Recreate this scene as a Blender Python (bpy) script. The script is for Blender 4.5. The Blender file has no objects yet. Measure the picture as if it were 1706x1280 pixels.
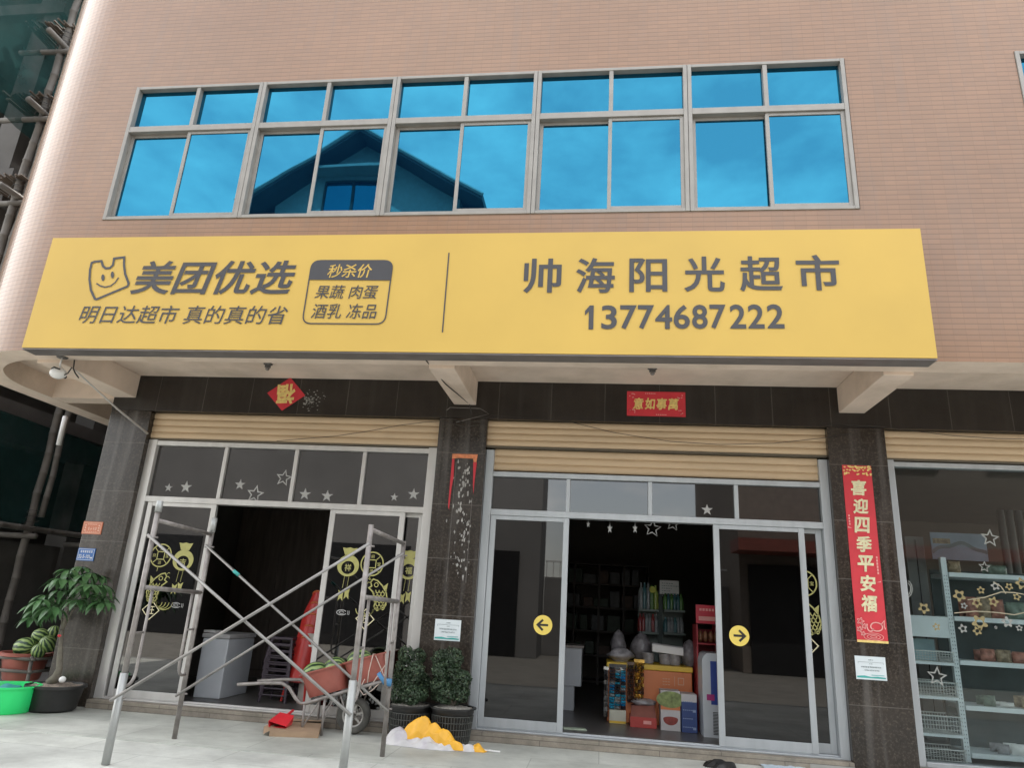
import bpy, math, random
from mathutils import Vector, Matrix, noise
random.seed(7)
SC = bpy.context.scene
COL = SC.collection
PI = math.pi
rad = math.radians

# ------------------------------------------------------------------ camera
CAM_POS = Vector((0.0, -7.6344, 1.275))
F_PX, PW, PH = 1172.73, 1706.0, 1280.0
def _rot(rx, ry, rz):
    return (Matrix.Rotation(rz, 3, 'Z') @ Matrix.Rotation(rx, 3, 'X') @ Matrix.Rotation(ry, 3, 'Y'))
CR = _rot(0.3077, -0.0596, 0.1383)
cam = bpy.data.cameras.new('camera')
cam.sensor_fit = 'HORIZONTAL'; cam.sensor_width = 36.0
cam.lens = 36.0 * F_PX / PW
cam.clip_start = 0.05; cam.clip_end = 2000
co = bpy.data.objects.new('camera', cam); COL.objects.link(co)
r_, f_, u_ = CR.col[0], CR.col[1], CR.col[2]
co.matrix_world = Matrix(((r_.x, u_.x, -f_.x, CAM_POS.x), (r_.y, u_.y, -f_.y, CAM_POS.y),
                          (r_.z, u_.z, -f_.z, CAM_POS.z), (0, 0, 0, 1)))
SC.camera = co

# a measured point of the photograph, put at its own real depth
def ray(px, py):
    return CR @ Vector(((px - PW / 2) / F_PX, 1.0, (PH / 2 - py) / F_PX))
def P(px, py, y):
    d = ray(px, py); return CAM_POS + d * ((y - CAM_POS.y) / d.y)
def G(px, py, z=0.0):
    d = ray(px, py); return CAM_POS + d * ((z - CAM_POS.z) / d.z)

# ------------------------------------------------------------------ sky, sun, exposure
SUN_EL, SUN_AZ = 62.0, 8.0
w = bpy.data.worlds.new('World'); SC.world = w; w.use_nodes = True
nt = w.node_tree; nt.nodes.clear()
out = nt.nodes.new('ShaderNodeOutputWorld'); bg = nt.nodes.new('ShaderNodeBackground')
sky = nt.nodes.new('ShaderNodeTexSky'); sky.sky_type = 'NISHITA'; sky.sun_disc = False
sky.sun_elevation = rad(SUN_EL); sky.sun_rotation = rad(SUN_AZ); sky.air_density = 1.2; sky.dust_density = 1.6
tc = nt.nodes.new('ShaderNodeTexCoord'); mp = nt.nodes.new('ShaderNodeMapping'); mp.inputs['Scale'].default_value = (1, 1, 2.2)
nz = nt.nodes.new('ShaderNodeTexNoise'); nz.inputs['Scale'].default_value = 4.4; nz.inputs['Detail'].default_value = 7; nz.inputs['Roughness'].default_value = .58
rp = nt.nodes.new('ShaderNodeValToRGB'); rp.color_ramp.elements[0].position = .42; rp.color_ramp.elements[1].position = .66
rp.color_ramp.elements[0].color = (.42, .42, .42, 1); rp.color_ramp.elements[1].color = (.85, .85, .85, 1)
mx = nt.nodes.new('ShaderNodeMix'); mx.data_type = 'RGBA'; mx.inputs['B'].default_value = (9.5, 9.3, 9.0, 1)
L = nt.links.new
L(tc.outputs['Generated'], mp.inputs['Vector']); L(mp.outputs['Vector'], nz.inputs['Vector']); L(nz.outputs['Fac'], rp.inputs['Fac'])
L(rp.outputs['Color'], mx.inputs['Factor']); L(sky.outputs['Color'], mx.inputs['A']); L(mx.outputs['Result'], bg.inputs['Color'])
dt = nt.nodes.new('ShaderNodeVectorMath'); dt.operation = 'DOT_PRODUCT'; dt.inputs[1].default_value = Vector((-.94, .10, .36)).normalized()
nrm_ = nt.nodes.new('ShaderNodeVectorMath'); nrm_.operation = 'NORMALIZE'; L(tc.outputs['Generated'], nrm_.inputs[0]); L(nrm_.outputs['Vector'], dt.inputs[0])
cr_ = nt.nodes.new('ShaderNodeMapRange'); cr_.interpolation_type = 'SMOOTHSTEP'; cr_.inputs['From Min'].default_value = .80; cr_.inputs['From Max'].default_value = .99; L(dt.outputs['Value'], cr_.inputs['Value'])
mx2 = nt.nodes.new('ShaderNodeMix'); mx2.data_type = 'RGBA'; mx2.inputs['B'].default_value = (11.0, 10.8, 10.6, 1)      # brighter sky patch added low on the left, gives the round corner its sheen
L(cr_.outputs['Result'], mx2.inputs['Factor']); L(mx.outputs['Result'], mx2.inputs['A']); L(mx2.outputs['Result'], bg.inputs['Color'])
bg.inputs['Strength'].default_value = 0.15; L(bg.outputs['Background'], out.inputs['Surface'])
sl = bpy.data.lights.new('sun', 'SUN'); sl.energy = 3.6; sl.angle = rad(.5); sl.color = (1.0, .95, .88)
so = bpy.data.objects.new('sun', sl); COL.objects.link(so)
so.rotation_euler = (-rad(90 - SUN_EL), 0, -rad(SUN_AZ)); so.location = (0, 20, 30)
SC.view_settings.view_transform = 'Standard'; SC.view_settings.look = 'None'
SC.view_settings.exposure = 1.55; SC.view_settings.gamma = 1.0
SC.cycles.max_bounces = 10; SC.cycles.transparent_max_bounces = 16
SC.cycles.use_denoising = True

# ------------------------------------------------------------------ materials
MATS = {}
def new_mat(name):
    m = bpy.data.materials.new(name); m.use_nodes = True
    n = m.node_tree; b = n.nodes['Principled BSDF']; MATS[name] = m
    return m, n, b
def mat(name, col, rough=.6, metal=0.0, var=.12, vs=6.0, bump=0.0, bs=60.0, spec=.5, coat=0.0, dirt=0.0, dcol=(.12, .10, .08), stretch=(1, 1, 1), trans=0.0):
    if name in MATS: return MATS[name]
    m, n, b = new_mat(name)
    N = n.nodes.new; K = n.links.new
    t = N('ShaderNodeTexCoord'); mpp = N('ShaderNodeMapping'); mpp.inputs['Scale'].default_value = stretch
    K(t.outputs['Object'], mpp.inputs['Vector'])
    z = N('ShaderNodeTexNoise'); z.inputs['Scale'].default_value = vs; z.inputs['Detail'].default_value = 6
    K(mpp.outputs['Vector'], z.inputs['Vector'])
    hs = N('ShaderNodeMapRange'); hs.inputs['From Min'].default_value = .3; hs.inputs['From Max'].default_value = .7
    hs.inputs['To Min'].default_value = 1 - var; hs.inputs['To Max'].default_value = 1 + var
    K(z.outputs['Fac'], hs.inputs['Value'])
    mu = N('ShaderNodeVectorMath'); mu.operation = 'SCALE'; mu.inputs[0].default_value = col
    K(hs.outputs['Result'], mu.inputs['Scale'])
    src = mu.outputs['Vector']
    if dirt > 0:
        z2 = N('ShaderNodeTexNoise'); z2.inputs['Scale'].default_value = vs * .45; z2.inputs['Detail'].default_value = 9; z2.inputs['Roughness'].default_value = .7
        K(mpp.outputs['Vector'], z2.inputs['Vector'])
        r2 = N('ShaderNodeMapRange'); r2.inputs['From Min'].default_value = .5; r2.inputs['From Max'].default_value = .75; r2.inputs['To Max'].default_value = dirt
        K(z2.outputs['Fac'], r2.inputs['Value'])
        m2 = N('ShaderNodeMix'); m2.data_type = 'RGBA'; m2.inputs['B'].default_value = (*dcol, 1)
        K(r2.outputs['Result'], m2.inputs['Factor']); K(src, m2.inputs['A']); src = m2.outputs['Result']
    K(src, b.inputs['Base Color'])
    rr = N('ShaderNodeMapRange'); rr.inputs['To Min'].default_value = max(.02, rough - .08); rr.inputs['To Max'].default_value = min(1, rough + .08)
    K(z.outputs['Fac'], rr.inputs['Value']); K(rr.outputs['Result'], b.inputs['Roughness'])
    b.inputs['Metallic'].default_value = metal; b.inputs['Specular IOR Level'].default_value = spec
    b.inputs['Coat Weight'].default_value = coat
    b.inputs['Subsurface Weight'].default_value = 0
    if bump > 0:
        z3 = N('ShaderNodeTexNoise'); z3.inputs['Scale'].default_value = bs; z3.inputs['Detail'].default_value = 4
        K(mpp.outputs['Vector'], z3.inputs['Vector'])
        bp = N('ShaderNodeBump'); bp.inputs['Strength'].default_value = bump; bp.inputs['Distance'].default_value = .01
        K(z3.outputs['Fac'], bp.inputs['Height']); K(bp.outputs['Normal'], b.inputs['Normal'])
    return m

def brick_mat(name, c1, c2, cm, bw, rh, mort, rough, axes='UV', offset=0.0, bump=.3, var=.12, speck=0.0, spec=.5, vs=.7, speckcol=(.3, .28, .25), streak=0.0, sscale=85, upright=None):
    m, n, b = new_mat(name); N = n.nodes.new; K = n.links.new
    t = N('ShaderNodeTexCoord')
    if axes == 'UV': vec = t.outputs['UV']
    else:
        sp = N('ShaderNodeSeparateXYZ'); cb = N('ShaderNodeCombineXYZ'); K(t.outputs['Object'], sp.inputs['Vector'])
        K(sp.outputs[axes[0]], cb.inputs['X']); K(sp.outputs[axes[1]], cb.inputs['Y']); vec = cb.outputs['Vector']
    br = N('ShaderNodeTexBrick'); br.offset = offset; br.squash = 1.0
    br.inputs['Scale'].default_value = 1.0; br.inputs['Brick Width'].default_value = bw; br.inputs['Row Height'].default_value = rh
    br.inputs['Mortar Size'].default_value = mort; br.inputs['Mortar Smooth'].default_value = .1; br.inputs['Bias'].default_value = 0
    br.inputs['Color1'].default_value = (*c1, 1); br.inputs['Color2'].default_value = (*c2, 1); br.inputs['Mortar'].default_value = (*cm, 1)
    K(vec, br.inputs['Vector'])
    z = N('ShaderNodeTexNoise'); z.inputs['Scale'].default_value = vs; z.inputs['Detail'].default_value = 8; z.inputs['Roughness'].default_value = .65
    K(t.outputs['Object'], z.inputs['Vector'])
    hs = N('ShaderNodeMapRange'); hs.inputs['From Min'].default_value = .3; hs.inputs['From Max'].default_value = .7
    hs.inputs['To Min'].default_value = 1 - var; hs.inputs['To Max'].default_value = 1 + var; K(z.outputs['Fac'], hs.inputs['Value'])
    mu = N('ShaderNodeVectorMath'); mu.operation = 'SCALE'; K(br.outputs['Color'], mu.inputs[0]); K(hs.outputs['Result'], mu.inputs['Scale'])
    src = mu.outputs['Vector']
    if upright:
        b2 = N('ShaderNodeTexBrick'); b2.offset = 0; b2.inputs['Scale'].default_value = 1; b2.inputs['Brick Width'].default_value = upright[0]; b2.inputs['Row Height'].default_value = rh
        b2.inputs['Mortar Size'].default_value = upright[1]; b2.inputs['Bias'].default_value = 0
        b2.inputs['Color1'].default_value = (1.04, 1.03, 1.02, 1); b2.inputs['Color2'].default_value = (.95, .96, .97, 1); q = 1 - upright[2]; b2.inputs['Mortar'].default_value = (q, q, q, 1)
        K(vec, b2.inputs['Vector']); ml = N('ShaderNodeVectorMath'); ml.operation = 'MULTIPLY'; K(src, ml.inputs[0]); K(b2.outputs['Color'], ml.inputs[1]); src = ml.outputs['Vector']
    if speck > 0:
        v = N('ShaderNodeTexNoise'); v.inputs['Scale'].default_value = sscale; v.inputs['Detail'].default_value = 3; v.inputs['Roughness'].default_value = .8
        K(t.outputs['Object'], v.inputs['Vector'])
        r2 = N('ShaderNodeMapRange'); r2.inputs['From Min'].default_value = .5; r2.inputs['From Max'].default_value = .72; r2.inputs['To Max'].default_value = speck
        K(v.outputs['Fac'], r2.inputs['Value'])
        m2 = N('ShaderNodeMix'); m2.data_type = 'RGBA'; m2.inputs['B'].default_value = (*speckcol, 1)
        K(r2.outputs['Result'], m2.inputs['Factor']); K(src, m2.inputs['A']); src = m2.outputs['Result']
    if streak > 0:
        mp3 = N('ShaderNodeMapping'); mp3.inputs['Scale'].default_value = (9, 9, .5); K(t.outputs['Object'], mp3.inputs['Vector'])
        z4 = N('ShaderNodeTexNoise'); z4.inputs['Scale'].default_value = 1.0; z4.inputs['Detail'].default_value = 6; K(mp3.outputs['Vector'], z4.inputs['Vector'])
        r4 = N('ShaderNodeMapRange'); r4.inputs['From Min'].default_value = .5; r4.inputs['From Max'].default_value = .75; r4.inputs['To Max'].default_value = streak
        K(z4.outputs['Fac'], r4.inputs['Value'])
        m4 = N('ShaderNodeMix'); m4.data_type = 'RGBA'; m4.inputs['B'].default_value = (.16, .15, .14, 1)
        K(r4.outputs['Result'], m4.inputs['Factor']); K(src, m4.inputs['A']); src = m4.outputs['Result']
    K(src, b.inputs['Base Color']); b.inputs['Roughness'].default_value = rough; b.inputs['Specular IOR Level'].default_value = spec
    if bump > 0:
        bp = N('ShaderNodeBump'); bp.inputs['Strength'].default_value = bump; bp.inputs['Distance'].default_value = .004; bp.invert = True
        K(br.outputs['Fac'], bp.inputs['Height']); K(bp.outputs['Normal'], b.inputs['Normal'])
    return m

def glass_mat(name, tint, refl, base=.06, rcol=(1, 1, 1), wavy=.0):
    m, n, b = new_mat(name); n.nodes.remove(b); N = n.nodes.new; K = n.links.new
    o = n.nodes['Material Output']
    tr = N('ShaderNodeBsdfTransparent'); tr.inputs['Color'].default_value = (*tint, 1)
    gl = N('ShaderNodeBsdfGlossy'); gl.inputs['Roughness'].default_value = .015; gl.inputs['Color'].default_value = (*rcol, 1)
    lw = N('ShaderNodeFresnel'); lw.inputs['IOR'].default_value = 1.5
    mr = N('ShaderNodeMapRange'); mr.inputs['To Min'].default_value = base; mr.inputs['To Max'].default_value = refl
    K(lw.outputs['Fac'], mr.inputs['Value'])
    mi = N('ShaderNodeMixShader'); K(mr.outputs['Result'], mi.inputs['Fac']); K(tr.outputs['BSDF'], mi.inputs[1]); K(gl.outputs['BSDF'], mi.inputs[2])
    if wavy > 0:
        t = N('ShaderNodeTexCoord'); z = N('ShaderNodeTexNoise'); z.inputs['Scale'].default_value = 1.3; K(t.outputs['Object'], z.inputs['Vector'])
        bp = N('ShaderNodeBump'); bp.inputs['Strength'].default_value = wavy; bp.inputs['Distance'].default_value = .02; K(z.outputs['Fac'], bp.inputs['Height']); K(bp.outputs['Normal'], gl.inputs['Normal'])
    K(mi.outputs['Shader'], o.inputs['Surface']); return m

def film_mat(name):
    m, n, b = new_mat(name); n.nodes.remove(b); N = n.nodes.new; K = n.links.new
    o = n.nodes['Material Output']
    df = N('ShaderNodeBsdfDiffuse'); df.inputs['Color'].default_value = (.002, .02, .06, 1)
    gl = N('ShaderNodeBsdfGlossy'); gl.inputs['Roughness'].default_value = .012; gl.inputs['Color'].default_value = (.032, .195, .305, 1)
    mi = N('ShaderNodeMixShader'); mi.inputs['Fac'].default_value = .72
    t = N('ShaderNodeTexCoord'); z = N('ShaderNodeTexNoise'); z.inputs['Scale'].default_value = .9; z.inputs['Detail'].default_value = 1; K(t.outputs['Object'], z.inputs['Vector'])
    bp = N('ShaderNodeBump'); bp.inputs['Strength'].default_value = .12; bp.inputs['Distance'].default_value = .02; K(z.outputs['Fac'], bp.inputs['Height']); K(bp.outputs['Normal'], gl.inputs['Normal'])
    K(df.outputs['BSDF'], mi.inputs[1]); K(gl.outputs['BSDF'], mi.inputs[2]); K(mi.outputs['Shader'], o.inputs['Surface']); return m

M_TILE = brick_mat('wall_tile', (.272, .164, .104), (.262, .160, .103), (.208, .128, .084), 40.0, .052, .0055, .22, 'UV', 0, .35, .10, spec=.42, vs=.55, upright=(.104, .003, .10), streak=.15)
M_GRAN = brick_mat('granite', (.028, .022, .0175), (.022, .018, .015), (.09, .08, .07), 3.0, .58, .004, .20, ('X', 'Z'), 0, .2, .5, speck=.75, speckcol=(.105, .086, .066), vs=3.2, streak=.45, sscale=38)
M_LINT = brick_mat('lintel_stone', (.022, .018, .015), (.018, .015, .013), (.075, .07, .06), .60, 1.6, .004, .3, ('X', 'Z'), 0, .2, .4, speck=.2, speckcol=(.07, .06, .05), vs=2.2, streak=.08)
M_STEP = brick_mat('step_stone', (.25, .22, .175), (.215, .19, .155), (.10, .09, .075), 1.15, .052, .003, .7, ('X', 'Z'), .5, .4, .3, speck=.3, speckcol=(.12, .10, .08), vs=6)
M_PAVE = brick_mat('pavement_tile', (.49, .50, .455), (.44, .455, .41), (.32, .33, .295), 1.2, .62, .005, .55, ('X', 'Y'), .5, .25, .36, speck=.3, speckcol=(.27, .265, .235), vs=1.0, streak=.13)
M_PAVE2 = brick_mat('pavement_tile_pale', (.55, .56, .51), (.50, .51, .47), (.36, .37, .335), 1.2, .9, .005, .6, ('X', 'Y'), .5, .25, .34, speck=.3, speckcol=(.32, .315, .28), vs=1.1, streak=.13)
M_ROAD = mat('concrete_road', (.20, .19, .168), .9, var=.2, vs=3, bump=.4, bs=90)
M_KERB = mat('kerb_concrete', (.3, .3, .28), .8, var=.2)
M_PLAS = mat('soffit_plaster', (.68, .56, .46), .85, var=.12, vs=2.2, bump=.15, bs=25, dirt=.55, dcol=(.40, .31, .22))
M_CONC = mat('concrete', (.095, .09, .085), .9, var=.25, vs=2, bump=.3, bs=20, dirt=.4, dcol=(.08, .075, .07))
M_ALU = mat('aluminium', (.56, .55, .53), .42, metal=.45, var=.08, vs=9, stretch=(1, 1, .15), dirt=.12, dcol=(.3, .28, .25))
M_ALUW = mat('window_aluminium', (.27, .258, .235), .5, metal=.2, var=.1, vs=7, dirt=.15, dcol=(.25, .23, .2))
M_ALUB = mat('blue_grey_aluminium', (.40, .425, .44), .42, metal=.4, var=.1, vs=9, stretch=(1, 1, .15), dirt=.15, dcol=(.25, .26, .26))
M_SHUT = mat('shutter_enamel', (.56, .42, .27), .5, var=.07, vs=3, stretch=(.5, 1, 2), dirt=.15, dcol=(.28, .22, .14))
M_LIP = mat('shutter_lip', (.10, .085, .06), .6)
M_FILM = film_mat('blue_film_glass')
M_GLAS = glass_mat('tinted_glass', (.14, .13, .125), .8, .075)
M_GLASD = glass_mat('dark_tinted_glass', (.05, .055, .06), .8, .02)
M_GLAST = glass_mat('transom_glass', (.05, .055, .06), .9, .045)
M_GLASC = glass_mat('clear_glass', (.86, .90, .90), .6, .0)
M_YEL = mat('sign_yellow', (.55, .370, .082), .55, var=.05, vs=1.2, bump=.22, bs=1.1, spec=.4)
M_INK = mat('sign_ink', (.045, .045, .05), .5, var=.05)
M_SIGNM = mat('sign_frame_metal', (.22, .20, .19), .5, metal=.5)
M_RED = mat('red_paper', (.55, .03, .045), .6, var=.1, vs=8, bump=.15, bs=18)
M_REDF = mat('red_paper_faded', (.60, .035, .05), .6, var=.08, vs=8, bump=.1, bs=14)
M_GOLD = mat('gold_ink', (.78, .58, .20), .5, var=.15, vs=30)
M_CREAM = mat('pale_gold_ink', (.72, .66, .42), .5, var=.15, vs=30)
M_PINK = mat('pink_ink', (.75, .35, .32), .6)
M_DECAL = mat('yellow_decal', (.40, .38, .13), .5, var=.1, vs=20)
M_DECW = mat('white_decal', (.36, .36, .35), .6)
M_ARROW = mat('arrow_yellow', (.78, .60, .12), .5, var=.03)
M_BLACK = mat('black_ink', (.02, .018, .016), .6)
M_WHITE = mat('white_paint', (.72, .72, .70), .5, var=.05)
M_PAPER = mat('notice_paper', (.66, .72, .74), .6, var=.04, vs=12)
M_TEAL = mat('notice_teal', (.05, .36, .33), .6)
M_GREYI = mat('grey_ink', (.22, .27, .28), .6)
M_STEEL = mat('scaffold_steel', (.27, .25, .235), .55, metal=.55, var=.25, vs=14, bump=.25, bs=70, dirt=.55, dcol=(.13, .10, .085))
M_STEELW = mat('galvanised_steel', (.34, .35, .34), .45, metal=.4, var=.12, vs=10, dirt=.2, dcol=(.25, .22, .2))
M_BRACE = mat('brace_tube', (.27, .262, .25), .45, metal=.6, var=.14, vs=12, dirt=.25, dcol=(.2, .17, .15))
M_TUB = mat('terracotta_plastic', (.31, .088, .065), .5, var=.15, vs=7, dirt=.25, dcol=(.30, .18, .14))
M_GREENP = mat('green_plastic', (.03, .74, .20), .35, var=.06, vs=4)
M_BLKP = mat('black_plastic', (.014, .014, .0135), .5, var=.2, vs=12, dirt=.3, dcol=(.05, .046, .04))
M_SOIL = mat('gravel_soil', (.22, .18, .145), .95, var=.5, vs=45, bump=.8, bs=55)
M_BARK = mat('grey_bark', (.15, .135, .105), .9, var=.3, vs=18, bump=.6, bs=40)
M_LEAF = mat('money_tree_leaf', (.055, .130, .045), .38, var=.5, vs=7)
M_LEAF2 = mat('box_leaf', (.030, .056, .026), .5, var=.5, vs=18)
M_LEAF3 = mat('box_leaf_tip', (.085, .12, .055), .45, var=.4, vs=18)
M_TYRE = mat('tyre_rubber', (.07, .068, .06), .85, var=.3, vs=15, bump=.3, dirt=.5, dcol=(.2, .19, .16))
M_RIM = mat('wheel_rim', (.38, .37, .34), .5, metal=.4, dirt=.35)
M_CARD = mat('cardboard', (.34, .235, .15), .85, var=.12, vs=9)
M_REDP = mat('red_plastic', (.62, .03, .04), .35)
M_SACKY = mat('yellow_sack', (.80, .42, .035), .5, var=.15, vs=6, bump=.7, bs=8)
M_SACKW = mat('white_sack', (.55, .54, .54), .5, var=.15, vs=5, bump=.6, bs=9, dirt=.7, dcol=(.36, .30, .42))
M_ROPE = mat('rope', (.50, .40, .34), .9, var=.2, vs=40)
M_BAMB = mat('bamboo', (.115, .104, .09), .7, var=.25, vs=5, bump=.3, bs=25, dirt=.35, dcol=(.10, .09, .08))
M_LATH = mat('bamboo_lath', (.11, .085, .065), .8, var=.4, vs=6, stretch=(8, .6, 4))
M_NET = glass_mat('green_mesh', (.35, .5, .5), .1, .02)
M_DARKW = mat('dark_render', (.085, .08, .07), .9, var=.3, vs=1.6, bump=.3, bs=15, dirt=.4, dcol=(.04, .04, .036))
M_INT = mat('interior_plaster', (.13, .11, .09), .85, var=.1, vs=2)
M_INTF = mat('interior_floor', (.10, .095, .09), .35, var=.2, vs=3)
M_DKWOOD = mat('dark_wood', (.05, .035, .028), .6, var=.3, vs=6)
M_ENAM = mat('white_enamel', (.50, .53, .56), .35, var=.04)
M_CABLE = mat('cable_black', (.035, .03, .026), .6)
M_PVC = mat('grey_pvc', (.46, .44, .42), .5, var=.1)

def mesh_tex(name, col, tint):      # woven safety net: see-through cloth
    m, n, b = new_mat(name); n.nodes.remove(b); N = n.nodes.new; K = n.links.new; o = n.nodes['Material Output']
    df = N('ShaderNodeBsdfDiffuse'); df.inputs['Color'].default_value = (*col, 1)
    tr = N('ShaderNodeBsdfTransparent'); t = N('ShaderNodeTexCoord'); z = N('ShaderNodeTexNoise'); z.inputs['Scale'].default_value = 2.5; z.inputs['Detail'].default_value = 5
    K(t.outputs['Object'], z.inputs['Vector'])
    mr = N('ShaderNodeMapRange'); mr.inputs['From Min'].default_value = .3; mr.inputs['From Max'].default_value = .7; mr.inputs['To Min'].default_value = tint - .12; mr.inputs['To Max'].default_value = tint + .12
    K(z.outputs['Fac'], mr.inputs['Value'])
    mi = N('ShaderNodeMixShader'); K(mr.outputs['Result'], mi.inputs['Fac']); K(df.outputs['BSDF'], mi.inputs[1]); K(tr.outputs['BSDF'], mi.inputs[2]); K(mi.outputs['Shader'], o.inputs['Surface']); return m
M_NETG = mesh_tex('green_safety_net', (.018, .050, .048), .22)

def melon_mat():
    m, n, b = new_mat('watermelon_rind'); N = n.nodes.new; K = n.links.new
    t = N('ShaderNodeTexCoord'); sp = N('ShaderNodeSeparateXYZ'); K(t.outputs['Object'], sp.inputs['Vector'])
    at = N('ShaderNodeMath'); at.operation = 'ARCTAN2'; K(sp.outputs['Y'], at.inputs[0]); K(sp.outputs['Z'], at.inputs[1])
    z = N('ShaderNodeTexNoise'); z.inputs['Scale'].default_value = 16; z.inputs['Detail'].default_value = 4; K(t.outputs['Object'], z.inputs['Vector'])
    ms = N('ShaderNodeMath'); ms.operation = 'MULTIPLY_ADD'; K(at.outputs[0], ms.inputs[0]); ms.inputs[1].default_value = 11
    m3 = N('ShaderNodeMath'); m3.operation = 'MULTIPLY'; K(z.outputs['Fac'], m3.inputs[0]); m3.inputs[1].default_value = 5.0; K(m3.outputs[0], ms.inputs[2])
    sn = N('ShaderNodeMath'); sn.operation = 'SINE'; K(ms.outputs[0], sn.inputs[0])
    rp = N('ShaderNodeValToRGB'); e = rp.color_ramp.elements; e[0].position = .35; e[0].color = (.018, .05, .02, 1); e[1].position = .72; e[1].color = (.26, .36, .12, 1)
    mr = N('ShaderNodeMapRange'); mr.inputs['From Min'].default_value = -1; K(sn.outputs[0], mr.inputs['Value']); K(mr.outputs['Result'], rp.inputs['Fac'])
    K(rp.outputs['Color'], b.inputs['Base Color']); b.inputs['Roughness'].default_value = .35
    return m
M_MELON = melon_mat()

# ------------------------------------------------------------------ mesh builder
class MB:
    def __init__(s): s.v = []; s.f = []
    def add(s, vs, fs):
        o = len(s.v); s.v += [Vector(x) for x in vs]; s.f += [tuple(i + o for i in f) for f in fs]; return s
    def box(s, x0, x1, y0, y1, z0, z1):
        v = [(x0, y0, z0), (x1, y0, z0), (x1, y1, z0), (x0, y1, z0), (x0, y0, z1), (x1, y0, z1), (x1, y1, z1), (x0, y1, z1)]
        return s.add(v, [(0, 3, 2, 1), (4, 5, 6, 7), (0, 1, 5, 4), (1, 2, 6, 5), (2, 3, 7, 6), (3, 0, 4, 7)])
    def obox(s, c, ax, ay, az):
        c, ax, ay, az = Vector(c), Vector(ax), Vector(ay), Vector(az)
        v = [c + i * ax + j * ay + k * az for k in (-1, 1) for j in (-1, 1) for i in (-1, 1)]
        return s.add(v, [(0, 2, 3, 1), (4, 5, 7, 6), (0, 1, 5, 4), (1, 3, 7, 5), (3, 2, 6, 7), (2, 0, 4, 6)])
    def quad(s, a, b, c, d): return s.add([a, b, c, d], [(0, 1, 2, 3)])
    def tube(s, pts, r, n=8, cap=True, r1=None):
        pts = [Vector(p) for p in pts]; m = len(pts); rings = []
        up = None
        for i, p in enumerate(pts):
            t = (pts[min(i + 1, m - 1)] - pts[max(i - 1, 0)]).normalized()
            if up is None:
                up = Vector((0, 0, 1)) if abs(t.z) < .9 else Vector((1, 0, 0))
            a = t.cross(up).normalized(); up = a.cross(t).normalized()
            if isinstance(r, (list, tuple)): rr = r[i]
            else: rr = r if r1 is None else r + (r1 - r) * i / (m - 1)
            rings.append([p + rr * (math.cos(2 * PI * k / n) * a + math.sin(2 * PI * k / n) * up) for k in range(n)])
        v = [q for ring in rings for q in ring]; f = []
        for i in range(m - 1):
            for k in range(n):
                f.append((i * n + k, i * n + (k + 1) % n, (i + 1) * n + (k + 1) % n, (i + 1) * n + k))
        if cap: f.append(tuple(range(n - 1, -1, -1))); f.append(tuple((m - 1) * n + k for k in range(n)))
        return s.add(v, f)
    def lathe(s, prof, c=(0, 0, 0), n=24, sx=1, sy=1, M=None, sup=None):
        c = Vector(c); v = []; f = []
        for (r, z) in prof:
            for k in range(n):
                a = 2 * PI * k / n; ca, sa = math.cos(a), math.sin(a)
                if sup:
                    ca = math.copysign(abs(ca) ** sup, ca); sa = math.copysign(abs(sa) ** sup, sa)
                p = Vector((r * ca * sx, r * sa * sy, z))
                if M: p = M @ p
                v.append(c + p)
        for i in range(len(prof) - 1):
            for k in range(n): f.append((i * n + k, i * n + (k + 1) % n, (i + 1) * n + (k + 1) % n, (i + 1) * n + k))
        return s.add(v, f)
    def disc(s, c, r, n=24, ax=(1, 0, 0), ay=(0, 0, 1), r2=None):
        c, ax, ay = Vector(c), Vector(ax), Vector(ay)
        v = [c + r * math.cos(2 * PI * k / n) * ax + (r2 or r) * math.sin(2 * PI * k / n) * ay for k in range(n)]
        return s.add(v, [tuple(range(n))])
    def ell(s, c, rx, ry, rz, nu=18, nv=12, M=None):
        prof = []
        c = Vector(c); v = []; f = []
        for i in range(nv + 1):
            t = PI * i / nv
            for k in range(nu):
                a = 2 * PI * k / nu
                p = Vector((rx * math.cos(t), ry * math.sin(t) * math.cos(a), rz * math.sin(t) * math.sin(a)))
                v.append(c + (M @ p if M else p))
        for i in range(nv):
            for k in range(nu): f.append((i * nu + k, (i + 1) * nu + k, (i + 1) * nu + (k + 1) % nu, i * nu + (k + 1) % nu))
        return s.add(v, f)
    def slab(s, pts, thick):          # a flat outline (convex or not) facing the street (-Y), given real thickness
        pts = [Vector(p) for p in pts]; n = len(pts); b = [p + Vector((0, thick, 0)) for p in pts]
        return s.add(pts + b, [tuple(range(n)), tuple(range(2 * n - 1, n - 1, -1))] + [(i, i + n, (i + 1) % n + n, (i + 1) % n) for i in range(n)])
    def stroke(s, pts, wd, closed=False):   # flat painted stroke in a wall plane (x, z), y kept
        pts = [Vector(p) for p in pts]; m = len(pts); l = []; rr = []
        for i, p in enumerate(pts):
            a = pts[(i - 1) % m] if (closed or i > 0) else p; b = pts[(i + 1) % m] if (closed or i < m - 1) else p
            d1 = (p - a).normalized() if (p - a).length > 1e-9 else None; d2 = (b - p).normalized() if (b - p).length > 1e-9 else None
            t = ((d1 or d2) + (d2 or d1)); t = t.normalized() if t.length > 1e-6 else (d1 or d2)
            nn = Vector((-t.z, 0, t.x))
            k = 1.0
            if d1 and d2: k = 1 / max(.45, abs(nn.dot(Vector((-d1.z, 0, d1.x)))))
            l.append(p + nn * wd / 2 * k); rr.append(p - nn * wd / 2 * k)
        f = [(i, i + 1, m + i + 1, m + i) for i in range(m - 1)]
        if closed: f.append((m - 1, 0, m, 2 * m - 1))
        return s.add(l + rr, f)
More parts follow.
